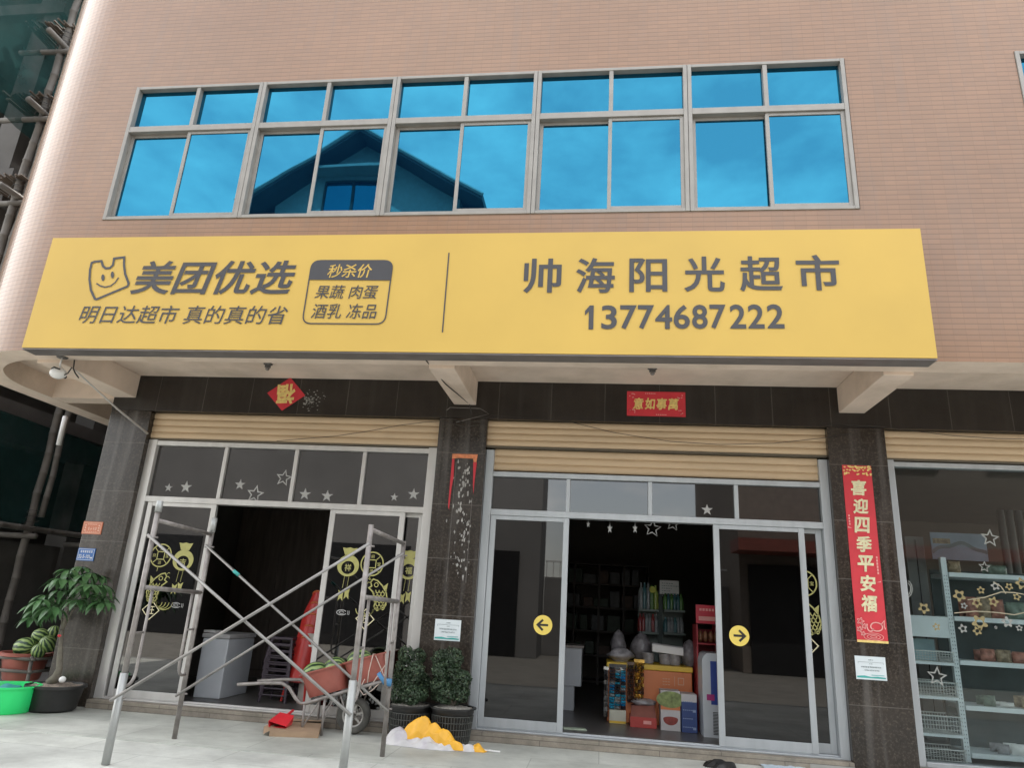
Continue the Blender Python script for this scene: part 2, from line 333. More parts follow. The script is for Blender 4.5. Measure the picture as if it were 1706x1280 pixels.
    def build(s, name, m, parent=None, smooth=False, bevel=0.0, local=False, uv=None, sub=0):
        me = bpy.data.meshes.new(name)
        off = Vector((0, 0, 0))
        if parent is not None and not local:
            p = parent
            while p is not None: off += p.location; p = p.parent
        me.from_pydata([tuple(v - off) for v in s.v], [], s.f); me.update()
        ms = m if isinstance(m, (list, tuple)) else [m]
        for q in ms: me.materials.append(q)
        if smooth:
            me.polygons.foreach_set('use_smooth', [True] * len(me.polygons))
        o = bpy.data.objects.new(name, me); COL.objects.link(o)
        if parent is not None: o.parent = parent
        if bevel > 0:
            b = o.modifiers.new('bevel', 'BEVEL'); b.width = bevel; b.segments = 2; b.limit_method = 'ANGLE'
        if sub: 
            q = o.modifiers.new('sub', 'SUBSURF'); q.levels = sub; q.render_levels = sub
        return o

def fix_normals(o):
    import bmesh
    bm = bmesh.new(); bm.from_mesh(o.data); bmesh.ops.recalc_face_normals(bm, faces=bm.faces); bm.to_mesh(o.data); bm.free()
def smooth_angle(o, deg=40):
    me = o.data; me.polygons.foreach_set('use_smooth', [True] * len(me.polygons)); me.set_sharp_from_angle(angle=rad(deg))
def tag(o, label=None, cat=None, group=None, kind=None):
    if label: o['label'] = label
    if cat: o['category'] = cat
    if group: o['group'] = group
    if kind: o['kind'] = kind
    return o
def thing(name, label, cat, loc=(0, 0, 0), group=None, rot=(0, 0, 0)):
    o = bpy.data.objects.new(name, None); COL.objects.link(o); o.location = loc; o.rotation_euler = rot
    o.empty_display_size = .2
    return tag(o, label, cat, group)
def copy_tree(o, parent=None):
    c = o.copy(); COL.objects.link(c); c.parent = parent
    for ch in list(o.children): copy_tree(ch, c)
    return c

# lettering: glyph outlines turned into flat ink meshes, fitted into a rectangle of the wall plane
def glyphs(body, x0, x1, z0, z1, y, offset=0.0, shear=0.0, mb=None, rot=None):
    mb = mb or MB()
    cu = bpy.data.curves.new('tmp', 'FONT'); cu.body = body; cu.size = 1.0; cu.shear = shear; cu.resolution_u = 4
    o = bpy.data.objects.new('tmp', cu); COL.objects.link(o)
    dg = bpy.context.evaluated_depsgraph_get(); me = bpy.data.meshes.new_from_object(o.evaluated_get(dg))
    pts = [(v.co.x, v.co.y, 0.0) for v in me.vertices]; faces = [tuple(p.vertices) for p in me.polygons]
    if offset > 0:                       # heavier weight: a ribbon grown outward from every outline
        cnt = {}
        for f in faces:
            for a, b in zip(f, f[1:] + f[:1]): cnt[(a, b)] = 1
        nxt = {a: b for (a, b) in cnt if (b, a) not in cnt}
        seen = set(); li = 0
        for st in list(nxt):
            if st in seen: continue
            loop = []; q = st
            while q not in seen and q in nxt: seen.add(q); loop.append(q); q = nxt[q]
            m = len(loop)
            if m < 3: continue
            P2 = [Vector(pts[k][:2]) for k in loop]; o0 = len(pts); dep = .0004 + .00012 * (li % 12); li += 1
            area = sum(f_.normal.z for f_ in me.polygons) >= 0
            for k in range(m):
                p = P2[k]; d1 = (p - P2[k - 1]); d2 = (P2[(k + 1) % m] - p)
                d1 = d1.normalized() if d1.length > 1e-7 else d2.normalized(); d2 = d2.normalized() if d2.length > 1e-7 else d1
                t = d1 + d2; t = t.normalized() if t.length > 1e-6 else d1
                nn = Vector((t.y, -t.x)) if area else Vector((-t.y, t.x)); n1 = Vector((d1.y, -d1.x)) if area else Vector((-d1.y, d1.x))
                e = offset / max(.55, abs(nn.dot(n1)))
                pts.append((p.x, p.y, dep)); pts.append((p.x + nn.x * e, p.y + nn.y * e, dep))
            for k in range(m):
                a, b = o0 + 2 * k, o0 + 2 * ((k + 1) % m); faces.append((a, a + 1, b + 1, b) )
    xs = [p[0] for p in pts]; ys = [p[1] for p in pts]
    ax, bx, ay, by = min(xs), max(xs), min(ys), max(ys)
    vs = []
    for (vx, vy, dp) in pts:
        u = (vx - ax) / (bx - ax); t = (vy - ay) / (by - ay)
        X, Z = x0 + u * (x1 - x0), z0 + t * (z1 - z0)
        if rot:
            cx, cz = (x0 + x1) / 2, (z0 + z1) / 2; c, s = math.cos(rot), math.sin(rot)
            X, Z = cx + (X - cx) * c - (Z - cz) * s, cz + (X - cx) * s + (Z - cz) * c
        vs.append((X, y - dp, Z))
    mb.add(vs, faces)
    bpy.data.objects.remove(o); bpy.data.curves.remove(cu); bpy.data.meshes.remove(me)
    return mb
def rect(px0, py0, px1, py1, y):      # (x0, x1, z0, z1) of a measured rectangle
    a, b = P(px0, (py0 + py1) / 2, y), P(px1, (py0 + py1) / 2, y)
    c, d = P((px0 + px1) / 2, py1, y), P((px0 + px1) / 2, py0, y)
    return a.x, b.x, c.z, d.z
def star_pts(c, r, y, inner=.42, rot=0, sx=1.0):
    return [Vector((c[0] + sx * (r if i % 2 == 0 else r * inner) * math.sin(PI * i / 5 + rot), y, c[1] + (r if i % 2 == 0 else r * inner) * math.cos(PI * i / 5 + rot))) for i in range(10)]

# ================================================================== SETTING
U = -1.55                                    # street face of the upper floors
pv = MB().box(-30, 30, -1.35, .34, -.30, -.001).build('pavement', M_PAVE); tag(pv, 'grey green tiled pavement in front of the shops', kind='structure')
pv2 = MB().box(-30, 30, -5.2, -1.352, -.30, -.006).build('pavement', M_PAVE2); tag(pv2, 'paler tiled pavement band nearer the street', kind='structure')
kb = MB().box(-30, 30, -5.40, -5.202, -.30, -.004).build('kerb', M_KERB, bevel=.015); tag(kb, 'concrete kerb', kind='structure')
rd = MB().quad((-400, -400, -.16), (400, -400, -.16), (400, 400, -.16), (-400, 400, -.16)).build('ground', M_ROAD); tag(rd, 'asphalt street and ground', kind='structure')

# ================================================================== THE SHOP BUILDING
B = thing('shop_building', 'tan tiled building with granite shopfronts, beige shutters and a row of blue windows', 'building')
# ---- tiled upper wall: flat front, round corner, left side; window openings left out
WX0, WX1, WZ0, WZ1 = -5.40, 2.33, 5.0, 6.735
VX0, VX1 = 3.90, 11.63
FB, TOP = 3.497, 9.4
CC, CRAD = Vector((-5.88, U + 1.40, 0)), 1.40
mb = MB(); uvs = []
def wquad(a, b, z0, z1, u0, u1):
    mb.quad((a[0], a[1], z0), (b[0], b[1], z0), (b[0], b[1], z1), (a[0], a[1], z1)); uvs.extend([(u0, z0), (u1, z0), (u1, z1), (u0, z1)])
xs = [-5.88, WX0, WX1, VX0, VX1, 14.0]; zs = [FB, WZ0, WZ1, TOP]
for i in range(5):
    for k in range(3):
        if k == 1 and i in (1, 3): continue
        wquad((xs[i], U), (xs[i + 1], U), zs[k], zs[k + 1], xs[i], xs[i + 1])
NARC = 28; prev = (-5.88, U); pu = -5.88
for i in range(1, NARC + 1):
    a = -PI / 2 - (PI / 2) * i / NARC
    q = (CC.x + CRAD * math.cos(a), CC.y + CRAD * math.sin(a)); u = pu - CRAD * PI / 2 / NARC
    wquad(q, prev, FB, TOP, u, pu); prev, pu = q, u
wquad((-7.28, 9.0), prev, FB, TOP, pu - 9.15, pu)
for (a0, a1) in ((WX0, WX1), (VX0, VX1)):        # tiled reveals round the openings
    for (p, q) in (((a0, WZ0), (a1, WZ0)), ((a1, WZ0), (a1, WZ1)), ((a1, WZ1), (a0, WZ1)), ((a0, WZ1), (a0, WZ0))):
        mb.quad((p[0], U, p[1]), (q[0], U, q[1]), (q[0], U + .20, q[1]), (p[0], U + .20, p[1])); uvs.extend([(p[0] + p[1], 0), (q[0] + q[1], 0), (q[0] + q[1], .2), (p[0] + p[1], .2)])
o = mb.build('upper_wall', M_TILE, B)
uvl = o.data.uv_layers.new(name='UVMap')
for i, q in enumerate(uvs): uvl.data[i].uv = (q[0] + 20.0, q[1])
o.data.polygons.foreach_set('use_smooth', [True] * len(o.data.polygons)); o.data.set_sharp_from_angle(angle=rad(35))
MB().box(-7.0, 14, U + .21, 9, TOP - .4, TOP - .05).build('roof', M_CONC, B)
MB().box(-5.40, 14, U + .30, U + .34, WZ0 - .3, WZ1 + .3).build('inner_wall', M_DARKW, B)
# ---- soffit: edge band, recessed ceiling, brackets
def arcpath(r, n=20):
    return [(14.0, CC.y - r)] + [(CC.x + r * math.cos(-PI / 2 - PI / 2 * i / n), CC.y + r * math.sin(-PI / 2 - PI / 2 * i / n)) for i in range(n + 1)] + [(CC.x - r, 9.0)]
SO = 3.748
pa, pb = arcpath(CRAD), arcpath(CRAD - .28)
mb = MB()
for i in range(len(pa) - 1):
    mb.quad((*pa[i], FB), (*pa[i + 1], FB), (*pb[i + 1], FB), (*pb[i], FB))
    mb.quad((*pb[i], FB), (*pb[i + 1], FB), (*pb[i + 1], SO), (*pb[i], SO))
o = mb.build('soffit_edge_beam', M_PLAS, B); smooth_angle(o, 35)
mb = MB(); n = len(pb)
mb.add([(x, y, SO) for x, y in pb] + [(14.0, 9.0, SO)], [tuple(range(n + 1))])
mb.build('soffit', M_PLAS, B)
for (a0, a1) in ((-5.975, -5.69), (-1.72, -1.46), (2.483, 2.745), (6.75, 7.01)):
    MB().box(a0, a1, U + .281, -.001, 3.462, SO - .001).build('bracket_beam', M_PLAS, B, bevel=.008)
MB().box(-6.999, -5.985, .20, .45, 3.50, SO - .001).build('cross_beam', M_PLAS, B)
# ---- lintel, pillars, step
MB().box(-5.98, 14, 0, .30, 3.305, SO + .1).build('lintel', M_LINT, B)
PIL = [(-5.98, -5.445), (-1.875, -1.315), (2.348, 2.93), (6.62, 7.2)]
for (a0, a1) in PIL:
    MB().box(a0, a1, .003, .42, 0 if a0 < -5 else .001, 3.304).build('pillar', M_GRAN, B, bevel=.006)
for (a0, a1) in ((-5.444, 2.347), (2.931, 12)):
    MB().box(a0, a1, -.03, .36, -.05, .086).build('doorstep', M_STEP, B, bevel=.006)
MB().box(1.95, 2.347, -.034, .0, -.05, .05).build('step_patch', M_KERB, B)
MB().box(-5.98, -5.70, .42, 9, 0, SO).build('side_wall', M_DARKW, B)
# ---- interiors
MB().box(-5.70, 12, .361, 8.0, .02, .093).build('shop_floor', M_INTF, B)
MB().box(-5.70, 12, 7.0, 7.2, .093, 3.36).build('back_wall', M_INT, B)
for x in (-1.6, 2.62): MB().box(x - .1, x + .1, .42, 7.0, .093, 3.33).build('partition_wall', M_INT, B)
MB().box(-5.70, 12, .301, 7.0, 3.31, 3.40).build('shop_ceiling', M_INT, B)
# ---- roller shutters (rolled up, only the lower slats show)
def shutter(x0, x1, z0, z1, y, nsl, lip=True):
    mb = MB(); prof = []; h = (z1 - z0) / nsl
    for i in range(nsl):
        b = z0 + i * h
        for t, d in ((0, .012), (.06, .002), (.16, -.004), (.55, -.008), (.85, -.003), (.97, .006)): prof.append((b + t * h, y + d))
    prof.append((z1, y + .012))
    v = []; 
    for z, yy in prof: v += [(x0, yy, z), (x1, yy, z)]
    f = [(2 * i, 2 * i + 1, 2 * i + 3, 2 * i + 2) for i in range(len(prof) - 1)]
    mb.add(v, f); mb.box(x0, x1, y + .014, y + .05, z0, z1)
    o = mb.build('roller_shutter', M_SHUT, B); smooth_angle(o, 50)
    if lip: MB().box(x0, x1, y - .006, y + .05, z0 - .022, z0 - .001).build('bottom_bar', M_LIP, o)
    return o
shutter(-5.445, -1.875, 2.985, 3.304, .085, 4)
shutter(-1.315, 2.348, 3.01, 3.304, .075, 4)
shutter(-1.225, 2.26, 2.742, 2.986, .12, 3, False)
shutter(2.93, 6.62, 3.0, 3.304, .085, 4)

# ---- shopfront frames, transom panes, sliding doors
GY = .125                                    # glass plane
def door_frame(name, x0, x1, xj, ztop, zb0, zb1, muls, mz, m):
    mb = MB()
    mb.box(x0, x0 + xj, .07, .19, .087, 2.965); mb.box(x1 - xj, x1, .07, .19, .087, 2.965)
    mb.box(x0 + xj, x1 - xj, .075, .185, ztop, ztop + .055)
    mb.box(x0 + xj, x1 - xj, .072, .187, zb0, zb1)
    for a in muls: mb.box(a - .022, a + .022, .09, .165, zb1, ztop)
    mb.box(x0 + xj, x1 - xj, .06, .20, .087, .105)
    for yy in (.095, .135, .165): mb.box(x0 + xj, x1 - xj, yy, yy + .008, .105, .115)
    return mb.build('door_frame', m, B, bevel=.004)
def pane(fr, name, x0, x1, z0, z1, y, m):
    return MB().box(x0, x1, y, y + .006, z0, z1).build(name, m, fr)
def leaf(x0, x1, z0, z1, y, mal, mgl, st=.06, bot=.075, top=.045):
    mb = MB()
    mb.box(x0, x0 + st, y, y + .035, z0, z1); mb.box(x1 - st, x1, y, y + .035, z0, z1)
    mb.box(x0 + st, x1 - st, y + .002, y + .033, z0, z0 + bot); mb.box(x0 + st, x1 - st, y + .002, y + .033, z1 - top, z1)
    d = mb.build('sliding_door', mal, B, bevel=.003)
    MB().box(x0 + st, x1 - st, y + .014, y + .020, z0 + bot, z1 - top).build('glass_pane', mgl, d)
    return d

# shop on the left
f1 = door_frame('door_frame', -5.445, -1.875, .11, 2.90, 2.222, 2.288, (-4.445, -3.565, -2.74), 0, M_ALU)
ex = [-5.335, -4.467, -4.423, -3.587, -3.543, -2.762, -2.718, -1.985]
for i in range(4): pane(f1, 'transom_pane', ex[2 * i], ex[2 * i + 1], 2.288, 2.90, GY, M_GLAS)
d1 = leaf(-5.30, -4.44, .116, 2.222, .088, M_ALU, M_GLAS)
d1b = leaf(-5.28, -4.47, .116, 2.222, .150, M_ALU, M_GLAS)
d1c = leaf(-3.06, -2.19, .116, 2.222, .088, M_ALU, M_GLAS)
d1d = leaf(-2.80, -1.985, .116, 2.222, .150, M_ALU, M_GLAS)
# middle shop
f2 = door_frame('door_frame', -1.315, 2.348, .09, 2.665, 2.235, 2.302, (-.383, .50, 1.402), 0, M_ALUB)
ex = [-1.225, -.405, -.361, .478, .522, 1.38, 1.424, 2.258]
for i in range(4): pane(f2, 'transom_pane', ex[2 * i], ex[2 * i + 1], 2.302, 2.665, GY, M_GLAST)
d2 = leaf(-1.222, -.362, .116, 2.235, .088, M_ALUB, M_GLASD, bot=.09)
d2b = leaf(-1.20, -.40, .116, 2.235, .150, M_ALUB, M_GLASD, bot=.09)
d2c = leaf(1.152, 2.07, .116, 2.235, .088, M_ALUB, M_GLASD, bot=.09)
d2d = leaf(1.42, 2.257, .116, 2.235, .150, M_ALUB, M_GLASD, bot=.09)
# shop on the right: one tall fixed pane
mb = MB()
mb.box(2.93, 3.015, .07, .19, .087, 2.985); mb.box(6.535, 6.62, .07, .19, .087, 2.985)
mb.box(3.015, 6.535, .075, .185, 2.915, 2.965); mb.box(3.015, 6.535, .06, .20, .087, .13); mb.box(4.72, 4.77, .08, .18, .13, 2.915)
f3 = mb.build('window_frame', M_ALUB, B, bevel=.004)
gp3 = pane(f3, 'shop_window_pane', 3.015, 4.72, .13, 2.915, GY, M_GLASC); pane(f3, 'shop_window_pane', 4.77, 6.535, .13, 2.915, GY, M_GLASC)

# ---- upstairs windows: five units side by side
def win_unit(x0, x1, first, last):
    f = MB(); hb = .028
    lw = .05 if first else .05; z0, z1 = WZ0 + .002, WZ1 - .002
    f.box(x0, x0 + .040, U - .012, U + .10, z0, z1); f.box(x1 - .040, x1, U - .012, U + .10, z0, z1)
    f.box(x0 + .040, x1 - .040, U - .010, U + .098, z0, z0 + .034); f.box(x0 + .040, x1 - .040, U - .010, U + .098, z1 - .034, z1)
    f.box(x0 + .040, x1 - .040, U - .010, U + .098, 6.118, 6.190)
    xm = (x0 + x1) / 2
    f.box(xm - .022, xm + .022, U - .004, U + .09, 6.190, z1 - .034)
    wn = f.build('window', M_ALUW, B, bevel=.004)
    for (a, b) in ((x0 + .040, xm - .022), (xm + .022, x1 - .040)):
        MB().box(a, b, U + .055, U + .061, 6.190, z1 - .034).build('upper_pane', M_FILM, wn)
    for (a, b, y) in ((x0 + .040, xm + .022, U + .052), (xm - .022, x1 - .040, U + .010)):
        s = MB(); zb, zt = z0 + .034, 6.118; st = .038
        s.box(a, a + st, y, y + .032, zb, zt); s.box(b - st, b, y, y + .032, zb, zt)
        s.box(a + st, b - st, y + .001, y + .031, zb, zb + .046); s.box(a + st, b - st, y + .001, y + .031, zt - .035, zt)
        s.build('sash', M_ALUW, wn, bevel=.003)
        MB().box(a + st, b - st, y + .013, y + .019, zb + .046, zt - .035).build('sash_pane', M_FILM, wn)
    return wn
for i in range(5):
    win_unit(WX0 + .004 + 1.5444 * i, WX0 + 1.5484 + 1.5444 * i - .004, i == 0, i == 4)
for i in range(2):
    win_unit(VX0 + .004 + 1.5444 * i, VX0 + 1.5484 + 1.5444 * i - .004, i == 0, False)

# ---- decals on the glass (parts of the pane or door they are stuck to)
def star_decal(parent, px, py, r_px, y, solid=True, m=None, sx=1.0):
    c = P(px, py, y); r = (P(px + r_px, py, y) - c).length
    mb = MB()
    if solid: mb.slab(star_pts((c.x, c.z), r, y - .0025, .40, 0, sx), .002)
    else: mb.stroke(star_pts((c.x, c.z), r, y - .0025, .45, .12, sx), r * .16, closed=True)
    return mb.build('star_sticker', m or M_DECW, parent)
for (px, py, r, sd) in ((281, 813, 7, 1), (310, 812, 10, 1), (400, 808, 9, 1), (425, 824, 13, 0), (473, 797, 12, 0), (508, 824, 10, 1), (545, 827, 10, 1), (657, 829, 7, 1), (689, 824, 10, 1)):
    star_decal(f1, px, py, r, GY, bool(sd))
star_decal(f2, 1178, 850, 10, GY, True)

def lucky(parent, y, coin=None, bag=None, fish=None, diam=None, mark=None, flip=1, k=1.0, chars='招财进宝', bagch='吉'):
    y = y - .0022
    if coin:
        c = P(*coin, y); r = .125 * k; m = MB()
        m.stroke([(c.x + r * math.cos(2 * PI * i / 36), y, c.z + r * math.sin(2 * PI * i / 36)) for i in range(36)], .014 * k, True)
        q = .042 * k
        m.stroke([(c.x - q, y, c.z - q), (c.x + q, y, c.z - q), (c.x + q, y, c.z + q), (c.x - q, y, c.z + q)], .010 * k, True)
        for sx, sz in ((1, 1), (1, -1), (-1, 1), (-1, -1)):
            m.stroke([(c.x + sx * q, y, c.z + sz * q), (c.x + sx * r * .70, y, c.z + sz * r * .70)], .009 * k)
        for ch, (dx, dz) in zip(chars, ((0, .078), (-.078, 0), (0, -.078), (.078, 0))):
            e = .020 * k; glyphs(ch, c.x + dx * k - e, c.x + dx * k + e, c.z + dz * k - e, c.z + dz * k + e, y, .01, 0, m)
        m.stroke([(c.x - .01, y, c.z - r), (c.x - .01, y, c.z - r - .05 * k)], .006); 
        m.build('coin_sticker', M_DECAL if k < 1.01 else M_DECAL, parent)
    if bag:
        c = P(*bag, y); m = MB(); r = .125 * k; z = c.z
        ring = []
        for i in range(40):
            a = 2 * PI * i / 40; ring.append((c.x + r * math.cos(a), z + .92 * r * math.sin(a)))
        inner = [(c.x + .60 * r * math.cos(2 * PI * i / 40), z - .02 + .56 * r * math.sin(2 * PI * i / 40)) for i in range(40)]
        m.add([(a, y, b) for a, b in ring + inner], [(i, (i + 1) % 40, 40 + (i + 1) % 40, 40 + i) for i in range(40)])
        m.slab([(c.x - .05 * k, y, z + .90 * r), (c.x + .05 * k, y, z + .90 * r), (c.x + .085 * k, y, z + 1.55 * r), (c.x + .04 * k, y, z + 1.50 * r), (c.x, y, z + 1.58 * r), (c.x - .04 * k, y, z + 1.50 * r), (c.x - .085 * k, y, z + 1.55 * r)], .001)
        e = .038 * k; glyphs(bagch, c.x - e, c.x + e, z - .02 - e, z - .02 + e, y, .015, 0, m)
        for dx in (-.025, .025):
            m.stroke([(c.x + dx * k, y, z - .9 * r), (c.x + dx * k - .01, y, z - 1.9 * r)], .004)
            bx, bz = c.x + dx * k * 1.3 - .012, z - 2.2 * r - (.02 if dx < 0 else 0)
            m.slab([(bx - .032 * k, y, bz + .035 * k), (bx, y, bz + .012 * k), (bx + .032 * k, y, bz + .035 * k), (bx + .022 * k, y, bz - .02 * k), (bx + .028 * k, y, bz - .08 * k), (bx, y, bz - .05 * k), (bx - .028 * k, y, bz - .08 * k), (bx - .022 * k, y, bz - .02 * k)], .001)
        m.build('lucky_bag_sticker', M_DECAL, parent)
    if fish:
        c = P(*fish, y); m = MB(); F = flip
        def q(a, b): return (c.x + F * a * k, y, c.z + b * k)
        body = [(-.02, -.16), (-.09, -.12), (-.12, -.05), (-.10, .03), (-.05, .10), (.01, .15), (.06, .165), (.085, .13), (.07, .09), (.10, .07), (.075, .05), (.05, .03), (.03, -.02), (.01, -.07), (.02, -.12)]
        m.stroke([q(*p) for p in body], .014 * k, True)
        m.stroke([q(.02 + .022 * math.cos(2 * PI * i / 12), .105 + .022 * math.sin(2 * PI * i / 12)) for i in range(12)], .008 * k, True)
        for r_ in range(6):            # scale pattern
            z_ = .04 - r_ * .034; xc = -.035 - .004 * r_
            for j in range(3):
                xx = xc - .045 + j * .04 + (.02 if r_ % 2 else 0)
                m.stroke([q(xx - .02, z_ + .012), q(xx - .012, z_ - .012), q(xx, z_ - .02), q(xx + .012, z_ - .012), q(xx + .02, z_ + .012)], .009 * k)
        m.slab([q(-.06, .09), q(-.11, .13), q(-.10, .05)][::1 if F > 0 else -1], .001)
        for j in range(4):             # sweeping tail
            rr = .05 + .022 * j
            m.stroke([q(.06 + rr * .4 * 0 + (.03 + .02 * j) * 1.1 * math.cos(a) + .02 * j, -.13 - .02 + (.05 + .01 * j) * math.sin(a)) for a in [PI + PI * 1.0 * i / 10 for i in range(11)]], .008 * k)
        m.stroke([q(.075, .12), q(.11, .13), q(.125, .11)], .006 * k); m.stroke([q(.07, .14), q(.10, .17), q(.12, .165)], .006 * k)
        m.build('fish_sticker', M_DECAL, parent)
    if diam:
        c = P(*diam, y); m = MB(); r = .10 * k
        m.stroke([(c.x - r, y, c.z), (c.x, y, c.z - r), (c.x + r, y, c.z), (c.x, y, c.z + r)], .010 * k, True)
        e = .042 * k; glyphs('旺', c.x - e, c.x + e, c.z - e, c.z + e, y, .01, 0, m)
        m.build('diamond_sticker', M_CREAM, parent)
    if mark:
        c = P(*mark, y); m = MB()
        m.stroke([(c.x + .055 * math.cos(a), y, c.z + .026 * math.sin(a)) for a in [.5 + i * .3 for i in range(19)]], .008)
        m.stroke([(c.x + .028 * math.cos(a), y, c.z + .013 * math.sin(a)) for a in [.5 + i * .4 for i in range(15)]], .007)
        for dx in (.066, .082): m.stroke([(c.x + dx, y, c.z + .022), (c.x + dx + .005, y, c.z), (c.x + dx, y, c.z - .022)], .006)
        m.build('swirl_sticker', M_DECW, parent)
lucky(d1, .102, coin=(268, 926), bag=(305, 934), fish=(262, 980), diam=(251, 1017), mark=(293, 1009), flip=1, bagch='吉')
lucky(d1c, .102, coin=(620, 940), bag=(580, 943), fish=(628, 992), diam=(608, 1032), mark=(569, 1021), flip=-1, bagch='祥')
lucky(d1d, .164, bag=(681, 948), k=1.0, bagch='福')
lucky(d2d, .164, coin=(1339, 972), fish=(1347, 1030), diam=(1346, 1076), flip=-1)
# round arrow stickers on the middle shop's doors
for d, px, py, sgn in ((d2, 904.5, 1042, -1), (d2c, 1231.5, 1060, 1)):
    y = .098; c = P(px, py, y)
    a = MB().lathe([(.0001, -.0015), (.098, -.0015), (.098, 0), (.0001, 0)], (c.x, y, c.z), 36, M=Matrix.Rotation(rad(-90), 3, 'X')).build('round_sticker', M_ARROW, d)
    m = MB(); yy = y - .003; s = sgn
    m.stroke([(c.x - s * .055, yy, c.z), (c.x + s * .045, yy, c.z)], .022)
    m2 = [(c.x + s * .0, yy - .0006, c.z + .052), (c.x + s * .055, yy - .0006, c.z), (c.x, yy - .0006, c.z - .052)]
    m.stroke(m2, .022); m.build('arrow_sticker', M_BLACK, d)
# flowers, vines and stars on the right shop window
def flower(px, py, rp, m, parent=gp3):
    c = P(px, py, GY); r = (P(px + rp, py, GY) - c).length; mbf = MB(); y = GY - .0025
    pts = [(c.x + r * (.78 + .22 * math.cos(5 * a)) * math.cos(a + px), y, c.z + r * (.78 + .22 * math.cos(5 * a)) * math.sin(a + px)) for a in [2 * PI * i / 40 for i in range(40)]]
    inn = [(c.x + r * .38 * math.cos(a + px), y, c.z + r * .38 * math.sin(a + px)) for a in [2 * PI * i / 40 for i in range(40)]]
    mbf.add(pts + inn, [(i, (i + 1) % 40, 40 + (i + 1) % 40, 40 + i) for i in range(40)])
    mbf.build('flower_sticker', m, parent)
M_FL = mat('flower_gold', (.27, .22, .10), .6); M_FW = mat('flower_white', (.27, .28, .26), .6); M_VINE = mat('vine_cream', (.36, .32, .22), .6)
for (px, py, r, m) in ((1539, 1014, 10, M_FL), (1560, 1045, 7, M_FL), (1598, 993, 11, M_FL), (1634, 984, 7, M_FL), (1658, 977, 8, M_FW), (1681, 978, 7, M_FL), (1702, 973, 11, M_FL), (1627, 1005, 9, M_FL), (1655, 1003, 9, M_FL),
                       (1604, 1048, 8, M_FW), (1632, 1038, 14, M_FL), (1628, 1052, 8, M_FL), (1678, 1037, 10, M_FW), (1698, 1047, 6, M_FW), (1606, 1010, 6, M_FW), (1659, 1046, 3, M_FW), (1694, 995, 7, M_FL)):
    flower(px, py, r, m)
for path in ([(1612, 1000), (1640, 996), (1668, 987), (1690, 988), (1712, 992)], [(1590, 1022), (1625, 1019), (1660, 1021), (1690, 1025), (1712, 1020)], [(1655, 970), (1668, 978), (1676, 990)]):
    MB().stroke([P(a, b, GY - .003) for a, b in path], .009).build('vine_sticker', M_VINE, gp3)
for (px, py, r) in ((1649, 897, 14), (1561, 1128, 15), (1640, 945, 9)): star_decal(gp3, px, py, r, GY, False, M_FW)
m = MB()
for rr in (14, 10):
    m.stroke([P(1511 + rr * .62 * math.cos(a), 982 + rr * math.sin(a), GY - .0026) for a in [-1.4 + 2.8 * i / 14 for i in range(15)]], .009)
m.build('moon_sticker', M_FW, gp3)

# ================================================================== SIGNBOARD
S = thing('shop_sign', 'long yellow signboard with dark lettering and a phone number above the shutters', 'sign', (-1.5, -1.65, 3.455))
SY = -1.742
sx0, sx1, sz0, sz1 = -5.743, 2.741, 3.458, 4.681
mb = MB(); NX, NZ = 90, 10                       # stretched vinyl face with a slight slackness
v = []
for k in range(NZ + 1):
    for i in range(NX + 1):
        x = sx0 + (sx1 - sx0) * i / NX; z = sz0 + (sz1 - sz0) * k / NZ
        e = min(i, NX - i, k * 3, (NZ - k) * 3); d = 0 if e == 0 else .0016 * noise.noise((x * 1.3, z * 2.5, 3))
        v.append((x, SY + .003 + max(0, d), z))
f = [(k * (NX + 1) + i, k * (NX + 1) + i + 1, (k + 1) * (NX + 1) + i + 1, (k + 1) * (NX + 1) + i) for k in range(NZ) for i in range(NX)]
mb.add(v, f)
mb.build('sign_face', M_YEL, S, smooth=True)
mb = MB(); mb.box(sx0 + .001, sx1 - .001, SY + .006, U - .001, sz0 + .001, sz1 - .001); mb.build('sign_box', M_YEL, S)
MB().box(sx0 - .002, sx1 + .002, SY + .012, U - .001, sz0 - .014, sz0).build('sign_frame', M_SIGNM, S)
TY = SY - .0025
def txt(name, body, box, off, shear=0, m=M_INK, y=TY):
    return glyphs(body, *rect(*box, y), y, off, shear).build(name, m, S)
txt('lettering', '美团优选', (222, 434, 491, 491), .020, .18)
txt('lettering', '明日达超市 真的真的省', (133, 509, 479, 540), .004, .16)
mb = MB()
for ch, a, b, t0, t1 in (('帅', 293, 399, 103, 201), ('海', 440, 550, 101, 200), ('阳', 591, 698, 102, 198), ('光', 745, 860, 97, 197), ('超', 902, 1023, 96, 196), ('市', 1063, 1186, 92, 193)):
    k = 1.6958; glyphs(ch, *rect(700 + a / k, 370 + t0 / k, 700 + b / k, 370 + t1 / k, TY), TY, .018, 0, mb)
mb.build('lettering', M_INK, S)
mb = MB(); k = 1.6958
for ch, a, b in zip('13774687222', (467, 512, 565, 615, 664, 716, 768, 818, 875, 926, 980), (496, 556, 612, 661, 712, 762, 812, 864, 920, 972, 1028)):
    bx_ = rect(700 + a / k, 510.6 - .0065 * a / k, 700 + b / k, 550.2 - .005 * a / k, TY)
    if ch == '1':
        x0_, x1_, z0_, z1_ = bx_; w_ = .042
        mb.slab([(x1_ - .02, TY, z0_), (x1_ - .02, TY, z1_), (x1_ - .055, TY, z1_), (x0_ - .005, TY, z1_ - .055), (x0_ - .005, TY, z1_ - .10), (x1_ - .02 - w_, TY, z1_ - .058), (x1_ - .02 - w_, TY, z0_)], .0005)
    else: glyphs(ch, *bx_, TY, .02, 0, mb)
mb.build('phone_number', M_INK, S)
